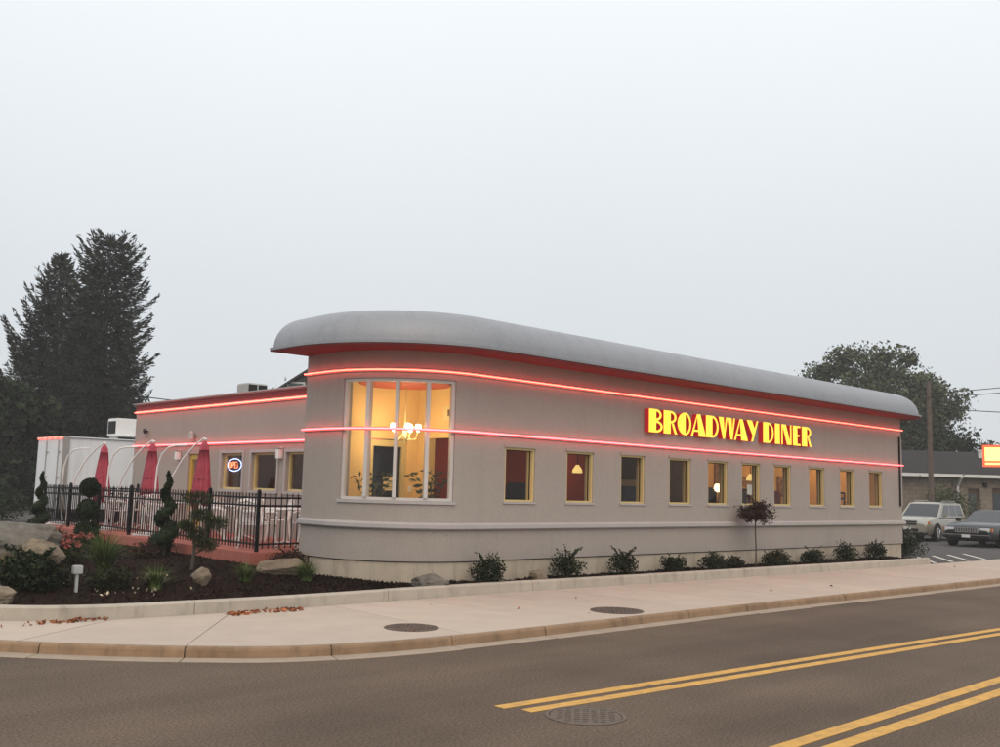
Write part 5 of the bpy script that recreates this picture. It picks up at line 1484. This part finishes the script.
# ================================================================== trees
def spruce(loc, H, prof_, label, m, n_br, seed, lean=0.25):
    g = np.random.default_rng(seed)
    t = thing('spruce_tree', label, 'tree', loc, 0, 'tall spruces behind the trailer')
    B().tube([(0, 0, 0), (0.05, 0, H * .4), (0, 0.03, H * .75), (0, 0, H * .98)], [0.34, 0.24, 0.11, 0.02], 9).build('trunk', 'bark', t)
    P = []; Dr = []; limbs = B()
    for k in range(n_br):
        f = (k + g.random()) / n_br
        z = H * (0.06 + 0.93 * f)
        rmax = np.interp(z / H, [p[0] for p in prof_], [p[1] for p in prof_]) * g.uniform(0.72, 1.12)
        a = k * 2.39996 + g.normal() * 0.25
        c, s = math.cos(a), math.sin(a)
        rise = 0.55 * (z / H) ** 2 - 0.18
        nseg = max(4, int(rmax * 5))
        pts = []
        for q in range(nseg + 1):
            u = q / nseg
            zz = z + rmax * (rise * u - 0.30 * u * (1 - u) * 1.6 + lean * u ** 3)
            pts.append((c * rmax * u, s * rmax * u, zz))
        limbs.tube(pts, [0.045 * (1 - i / (nseg + 1)) * (1 - f * .6) + .008 for i in range(nseg + 1)], 4, False)
        for i in range(1, nseg + 1):
            p = np.array(pts[i]); d = np.array(pts[i]) - np.array(pts[i - 1]); d /= np.linalg.norm(d)
            u = i / nseg
            wside = 0.50 * rmax * (1.0 - u) + 0.16
            nn = int(9 + 6 * (1 - u) * rmax)
            side = g.uniform(-1, 1, nn)
            lat = np.array([-s, c, 0.0])
            off = lat[None, :] * (side * wside)[:, None] + d[None, :] * (np.abs(side) * wside * 0.55 + g.uniform(-.2, .2, nn))[:, None]
            off[:, 2] -= np.abs(side) * wside * 0.30 + g.uniform(0, 0.22, nn)
            P.append(p[None, :] + off)
            Dr.append(d[None, :] * 1.0 + lat[None, :] * (side * 0.9)[:, None] + np.array([0, 0, -0.25])[None, :])
    limbs.build('limbs', 'bark', t)
    # leader
    P.append(np.stack([g.normal(0, .10, 60), g.normal(0, .10, 60), g.uniform(H * .955, H * 1.0, 60)], 1)); Dr.append(np.tile([0, 0, 1.0], (60, 1)))
    leaves('crown', np.vstack(P), 0.33, m, t, 0.26, np.vstack(Dr), fold=0.05)
    return t
def pol(px_az, D, z=0.0): return (D * math.cos(R(px_az)), D * math.sin(R(px_az)), z)
spruce(pol(71.9, 62), 14.9, [(0, 3.6), (.15, 4.2), (.45, 3.5), (.7, 2.35), (.88, 1.1), (1, .12)], 'tall dark spruce with upswept branch tips, the shorter one', 'spruce', 210, 3, 0.42)
spruce(pol(69.45, 60), 15.9, [(0, 2.7), (.2, 3.1), (.55, 2.75), (.8, 2.3), (.93, 1.6), (1, .45)], 'tall dark spruce with blunt dense top, the taller one', 'spruce2', 235, 5, 0.22)

def broadleaf(name, loc, H, crown, label, m, clumps, per, leaf, seed, trunk_r=0.3, group=None, sd=0.55, zc=0.62, flat=1.0):
    """crown = (rx, ry, rz); clumps of leaves spread through the crown's volume with gaps"""
    g = np.random.default_rng(seed)
    t = thing(name, label, 'tree', loc, 0, group)
    rx, ry, rz_ = crown; cz = H - rz_
    b = B().tube([(0, 0, -0.02), (.1, 0, cz * .4), (0, .1, cz * .8), (.05, 0, cz + rz_ * .4)], [trunk_r, trunk_r * .8, trunk_r * .55, trunk_r * .15], 9)
    b.build('trunk', 'bark', t)
    P = []; lb = B()
    for k in range(clumps):
        d = g.normal(size=3); d /= np.linalg.norm(d)
        q = g.uniform(0.35, 1.0) ** 0.5
        if d[2] < -0.3: d[2] *= 0.5
        c = np.array([d[0] * rx * q, d[1] * ry * q, cz + d[2] * rz_ * q])
        s = sd * g.uniform(.6, 1.35)
        P.append(c + np.clip(g.normal(size=(int(per * g.uniform(.6, 1.3)), 3)), -1.7, 1.7) * np.array([s, s, s * .7]))
        st0 = (0, 0, max(0.3, cz - rz_ * .5 + g.uniform(-.2, .6) * rz_))
        mid = (c[0] * .5, c[1] * .5, (st0[2] + c[2]) / 2 + .2)
        lb.tube([st0, mid, tuple(c)], [trunk_r * .22, trunk_r * .14, trunk_r * .05], 5, False)
    lb.build('limbs', 'bark', t)
    leaves('crown', np.vstack(P), leaf, m, t, 0.6, fold=0.15, jit=0.6)
    return t
RG = 'leafy trees beyond the parking lot'
broadleaf('broadleaf_tree', pol(26.2, 84), 13.6, (6.6, 6.6, 4.9), 'big spreading leafy tree rising behind the parking lot end of the roof', 'leaf', 125, 290, 0.27, 11, 0.4, RG, 0.62)
broadleaf('broadleaf_tree', pol(24.35, 80), 10.6, (3.1, 3.1, 4.3), 'leafy tree behind the utility pole', 'leaf2', 70, 380, 0.26, 12, 0.3, RG, 0.6)
broadleaf('broadleaf_tree', pol(29.6, 88), 10.0, (4.0, 4.0, 3.6), 'leafy tree mostly hidden behind the diner roof', 'leaf2', 55, 380, 0.27, 19, 0.3, RG, 0.7)
broadleaf('broadleaf_tree', pol(22.1, 76), 7.0, (2.3, 2.3, 3.2), 'feathery dark tree behind the shingle roof', 'leaf_dark', 70, 130, 0.26, 13, 0.2, RG, 0.42)
broadleaf('broadleaf_tree', pol(23.7, 70), 5.4, (2.2, 2.2, 2.5), 'low dark leafy tree behind the end of the shingle roof', 'leaf_dark', 45, 200, 0.28, 23, 0.2, RG, 0.5)
broadleaf('broadleaf_tree', pol(20.6, 78), 5.6, (1.9, 1.9, 2.4), 'small brownish tree behind the yellow and red sign', 'leaf_brown', 40, 130, 0.26, 14, 0.2, RG, 0.45)
broadleaf('broadleaf_tree', pol(19.0, 78), 6.4, (2.6, 2.6, 2.8), 'leafy tree hidden behind the yellow and red sign', 'leaf2', 40, 170, 0.30, 24, 0.2, RG, 0.5)
LG = 'dark trees behind the trailer'
broadleaf('evergreen_tree', pol(74.3, 56), 7.0, (2.6, 2.6, 3.6), 'dark rounded evergreen beside the shorter spruce', 'leaf_dark', 60, 220, 0.30, 15, 0.25, LG, 0.55)
broadleaf('evergreen_tree', pol(77.4, 58), 7.2, (3.0, 3.0, 4.0), 'dark evergreen beyond the rounded one, away from the spruces', 'leaf_dark', 55, 220, 0.30, 16, 0.25, LG, 0.6)
broadleaf('evergreen_tree', pol(69.2, 66), 6.5, (4.6, 4.6, 3.2), 'dark low evergreen filling the gap under the two spruces', 'leaf_dark', 70, 200, 0.32, 17, 0.25, LG, 0.7)
# bare branching tree over the wing roof
g = np.random.default_rng(21)
t = thing('bare_tree', 'thin nearly bare tree showing above the low wing roof', 'tree', pol(59.85, 60))
b = B(); tips = []
def branch(p, d, l, r, depth):
    e_ = p + d * l
    b.tube([tuple(p), tuple((p + e_) / 2 + g.normal(size=3) * l * .05), tuple(e_)], [r, r * .8, r * .6], 5, False)
    if depth == 0: tips.append(e_); return
    for k in range(3):
        nd = d + g.normal(size=3) * 0.5; nd[2] = abs(nd[2]) * .9 + .15; nd /= np.linalg.norm(nd)
        branch(e_, nd, l * g.uniform(.6, .8), r * .62, depth - 1)
branch(np.array([0, 0, 0.]), np.array([0, 0, 1.]), 3.2, 0.16, 4)
b.build('trunk', 'bark', t)
leaves('crown', np.vstack([p + g.normal(size=(5, 3)) * .18 for p in tips]), 0.16, 'leaf2', t, .5)
# hedge at the far left edge of the lot
shrub(9.0, 38.0, 1.7, 1.5, 'dark bush at the far edge of the lot behind the slim spiral topiary', 'leaf_dark', 'bush', 3500, 0.12, 6, z=0.10)
shrub(11.2, 40.5, 1.6, 1.3, 'dark bush at the far edge of the lot beside the white trailer', 'leaf_dark', 'bush', 3000, 0.12, 6, z=0.10)
# bush before the brick building
BA = Vector((48.8, 22.3)); BD = Vector((0.815, -0.58)).normalized(); BN = Vector((-BD.y * -1, BD.x * -1))
BN = Vector((-0.58, -0.815))
p = BA + BD * 1.45 + BN * 1.2
shrub(p.x, p.y, 1.35, 2.3, 'tall green bush in front of the tan brick building behind the utility pole', 'leaf', 'bush', 4500, 0.12, 8, z=0.10)
# far wood along the horizon
P = []
for k in range(220):
    a = R(random.uniform(5, 92)); D_ = random.uniform(104, 122); h = random.uniform(2.5, 5.5)
    c = np.array([D_ * math.cos(a), D_ * math.sin(a), 0])
    n = 150
    P.append(c + np.stack([rng.normal(0, 1.6, n), rng.normal(0, 1.6, n), rng.uniform(0, 1, n) ** .8 * h], 1))
tag(leaves('far_wood', np.vstack(P), 0.7, 'leaf2', aspect=.7, fold=.1), 'far off band of trees behind everything', 'wood', kind='stuff')

# ================================================================== far buildings
# tan brick building with hipped shingle roof
W2 = 24.0; DEP = 9.0; EH = 2.95; rzb = math.atan2(BD.y, BD.x)
o0 = BA - BD * 9.0
t = thing('brick_building', 'low tan brick building with hipped dark shingle roof beyond the parked cars', 'building', (o0.x, o0.y, 0.10), rzb)
# local x along the wall, local y into the building
def fn(s, off): return (s, -off)
hb = [(9 + 3.43, 9 + 4.08, 0.0, 2.35), (9 + 4.75, 9 + 5.9, 0.0, 2.4), (9 - 1.5, 9 - .4, 0.9, 2.1), (9 + 8, 9 + 9.2, 0.9, 2.1)]
hole_wall(0, W2, 0, EH, hb, 0.25, fn, []).build('front_wall', 'brick', t)
B().box((0.251, DEP - .25, 0), (W2 - .251, DEP, EH)).build('rear_wall', 'brick', t)
B().box((0, 0.252, 0), (.25, DEP, EH)).build('end_wall', 'brick', t); B().box((W2 - .25, 0.252, 0), (W2, DEP, EH)).build('end_wall', 'brick', t)
ov = 0.55
q = [(-ov, -ov, EH + .12), (W2 + ov, -ov, EH + .12), (W2 + ov, DEP + ov, EH + .12), (-ov, DEP + ov, EH + .12), (DEP / 2, DEP / 2, 4.45), (W2 - DEP / 2, DEP / 2, 4.45)]
rf = obj('roof', q, [(0, 1, 5, 4), (1, 2, 5), (2, 3, 4, 5), (3, 0, 4), (3, 2, 1, 0)], 'shingle', t)
B().lathe([(0.11, 3.9), (0.11, 4.42), (0.15, 4.43), (0.15, 4.52)], 10, (9 + 6.3, 3.2, 0)).build('roof_vent', 'white_wood', rf)
B().box((-ov - .03, -ov - .03, EH - .06), (W2 + ov + .03, -ov, EH + .10)).build('gutter', 'white_wood', t)
B().box((-ov, -ov + .001, EH - .02), (W2 + ov, -.001, EH + .02)).build('eave_board', 'white_wood', t)
B().tube([(9 + 2.75, -ov - .0, EH - .06), (9 + 2.8, -.12, EH - .5), (9 + 2.8, -.12, 0.1)], .07, 6).build('downspout', 'white_wood', t)
for a, b_, z0, z1 in hb:
    d = B().box((a + .002, .12, z0 + .002), (b_ - .002, .17, z1 - .002)).build('door' if z0 == 0 else 'window', 'brown' if z0 == 0 else 'car_glass', t)
    if z0 == 0: B().box((a + .12, .112, 1.0), (b_ - .12, .119, z1 - .25)).build('pane', 'car_glass', d)
B().cbox((9 + 4.35, -.06, 2.55), (.09, .055, .12), .02).build('wall_lamp', 'black_metal', t)
# gabled house behind the wing roof
hx, hy, _ = pol(57.9, 60)
t = thing('gabled_house', 'dark gabled house showing just above the low wing roof', 'house', (hx, hy, -0.03), R(-30))
M['dark_siding'] = mat('dark_siding', (0.085, 0.065, 0.058), 0.9, 0.2, 3)
B().box((-3, -3.5, 0), (3, 3.5, 6.4)).build('wall', 'dark_siding', t)
B().prism([(-3, 6.402), (3, 6.402), (0, 8.5)], -3.5, 3.5).build('gable', 'dark_siding', t)
rv = B(); 
for s in (1, -1): rv.add([(0, -3.9, 8.78), (s * 3.5, -3.9, 6.25), (s * 3.5, 3.9, 6.25), (0, 3.9, 8.78), (0, -3.9, 8.62), (s * 3.5, -3.9, 6.09), (s * 3.5, 3.9, 6.09), (0, 3.9, 8.62)], [(0, 1, 2, 3), (4, 7, 6, 5), (0, 4, 5, 1), (1, 5, 6, 2), (2, 6, 7, 3)])
rv.build('roof', 'shingle', t)
for x_, z in ((-1.2, 6.9), (1.2, 4.2), (-1.2, 4.2)):
    w = B().box((x_ - .5, -3.56, z - .7), (x_ + .5, -3.502, z + .7)).build('window', 'white_wood', t); B().box((x_ - .4, -3.575, z - .6), (x_ + .4, -3.565, z + .6)).build('pane', 'car_glass', w)
for y_, z in ((-1.5, 5.2), (1.5, 5.2)):
    w = B().box((-3.06, y_ - .5, z - .7), (-3.002, y_ + .5, z + .7)).build('window', 'white_wood', t); B().box((-3.075, y_ - .4, z - .6), (-3.065, y_ + .4, z + .6)).build('pane', 'car_glass', w)
# white house at the far left
hx, hy, _ = pol(75.2, 78)
t = thing('white_house', 'white house half hidden by the dark evergreens', 'house', (hx, hy, -0.03), R(-12))
B().box((-4, -3, 0), (4, 3, 3.4)).build('wall', 'white_wood', t)
B().add([(-4.4, -3.4, 3.3), (4.4, -3.4, 3.3), (4.4, 3.4, 3.3), (-4.4, 3.4, 3.3), (-4.4, 0, 5.4), (4.4, 0, 5.4)], [(0, 1, 5, 4), (2, 3, 4, 5), (0, 4, 3), (1, 2, 5), (3, 2, 1, 0)]).build('roof', 'shingle', t)
for x_ in (-2.4, 0, 2.4):
    w = B().box((x_ - .5, -3.04, 1.1), (x_ + .5, -3.002, 2.5)).build('window', 'frame_grey', t); B().box((x_ - .42, -3.05, 1.18), (x_ + .42, -3.041, 2.42)).build('pane', 'car_glass', w)

# roadside sign of the diner
sx, sy, _ = pol(20.55, 34)
t = thing('roadside_sign', 'lit yellow and red cabinet sign on posts beside the parking lot', 'sign', (sx, sy, 0.10), R(20.5 - 90))
M['sign_yellow'] = mat('sign_yellow', (0.9, 0.7, 0.2), 0.4, emit=(1.0, 0.78, 0.22), estr=1.5, var=0.02)
M['sign_red'] = mat('sign_red', (0.7, 0.08, 0.04), 0.4, emit=(1.0, 0.14, 0.06), estr=0.9, var=0.02)
cab = B().box((-0.12, -0.15, 2.78), (2.6, 0.15, 3.45)).build('cabinet', 'sign_red', t)
for a, b_ in ((-0.05, 0.44), (0.47, 0.96), (0.99, 1.48), (1.51, 2.0), (2.03, 2.53)): B().box((a, -0.165, 2.96), (b_, -0.1505, 3.37)).build('panel', 'sign_yellow', cab)
B().box((-0.05, -0.163, 2.84), (2.53, -0.1505, 2.90)).build('light_strip', 'sign_yellow', cab)
for x_ in (0.8, 1.9): B().box((x_, -0.07, 0.0), (x_ + .14, 0.07, 2.779)).build('post', 'steel', t)

# utility pole and cables
px_, py_, _ = pol(23.26, 51)
t = thing('utility_pole', 'brown wooden utility pole rising in front of the tan brick building', 'pole', (px_, py_, 0.10))
B().tube([(0, 0, 0), (0, 0, 4), (0.02, 0, 7.4)], [0.13, 0.115, 0.10], 10).build('shaft', 'bark_pole', t)
def cable(name, a, b_, sag, label, r=0.018):
    a = Vector(a); b_ = Vector(b_)
    pts = [a.lerp(b_, k / 20) - Vector((0, 0, sag * 4 * (k / 20) * (1 - k / 20))) for k in range(21)]
    return tag(B().tube([tuple(p) for p in pts], r, 5).build(name, 'black_metal'), label, 'cable')
for dy, zt, ez, lb in ((-.1, 6.9, 6.5, 'thin overhead cable leaving the very top of the brown utility pole'), (.1, 6.7, 6.2, 'thin overhead cable fixed second from the top of the brown utility pole'), (0, 6.2, 4.6, 'thin overhead cable sloping down steeply from the brown utility pole')):
    cable('overhead_cable', (px_, py_ + dy, zt), (38, 6 + dy, ez), 0.1, lb)
cable('overhead_cable', (9.5, 46.0, 6.9), (15.6, 27.3, 4.1), 0.35, 'thin overhead cable running from the spruces to the low wing roof')
t = thing('utility_pole', 'wooden pole beyond the dark evergreens that carries the cable', 'pole', (9.5, 46.0, 0.0))
B().tube([(0, 0, -0.02), (0, 0, 7.2)], [0.16, 0.12], 9).build('shaft', 'bark_pole', t)
B().tube([(0, 0, 6.9), (0.12, -0.1, 6.9)], .02, 6).build('bracket', 'steel', t)

# ================================================================== damp morning air
hz_ = tag(B().box((-155, -155, -1.5), (155, 155, 17.5)).build('haze', None), 'pale damp morning haze in the air', 'haze', kind='stuff')
hm_ = bpy.data.materials.new('haze'); hm_.use_nodes = True
tn = hm_.node_tree; tn.nodes.clear()
oo = tn.nodes.new('ShaderNodeOutputMaterial'); pv = tn.nodes.new('ShaderNodeVolumePrincipled')
pv.inputs['Color'].default_value = (0.96, 0.97, 1.0, 1)
pv.inputs['Density'].default_value = 0.0009
pv.inputs['Anisotropy'].default_value = 0.0
tn.links.new(pv.outputs[0], oo.inputs['Volume'])
hz_.data.materials.append(hm_)
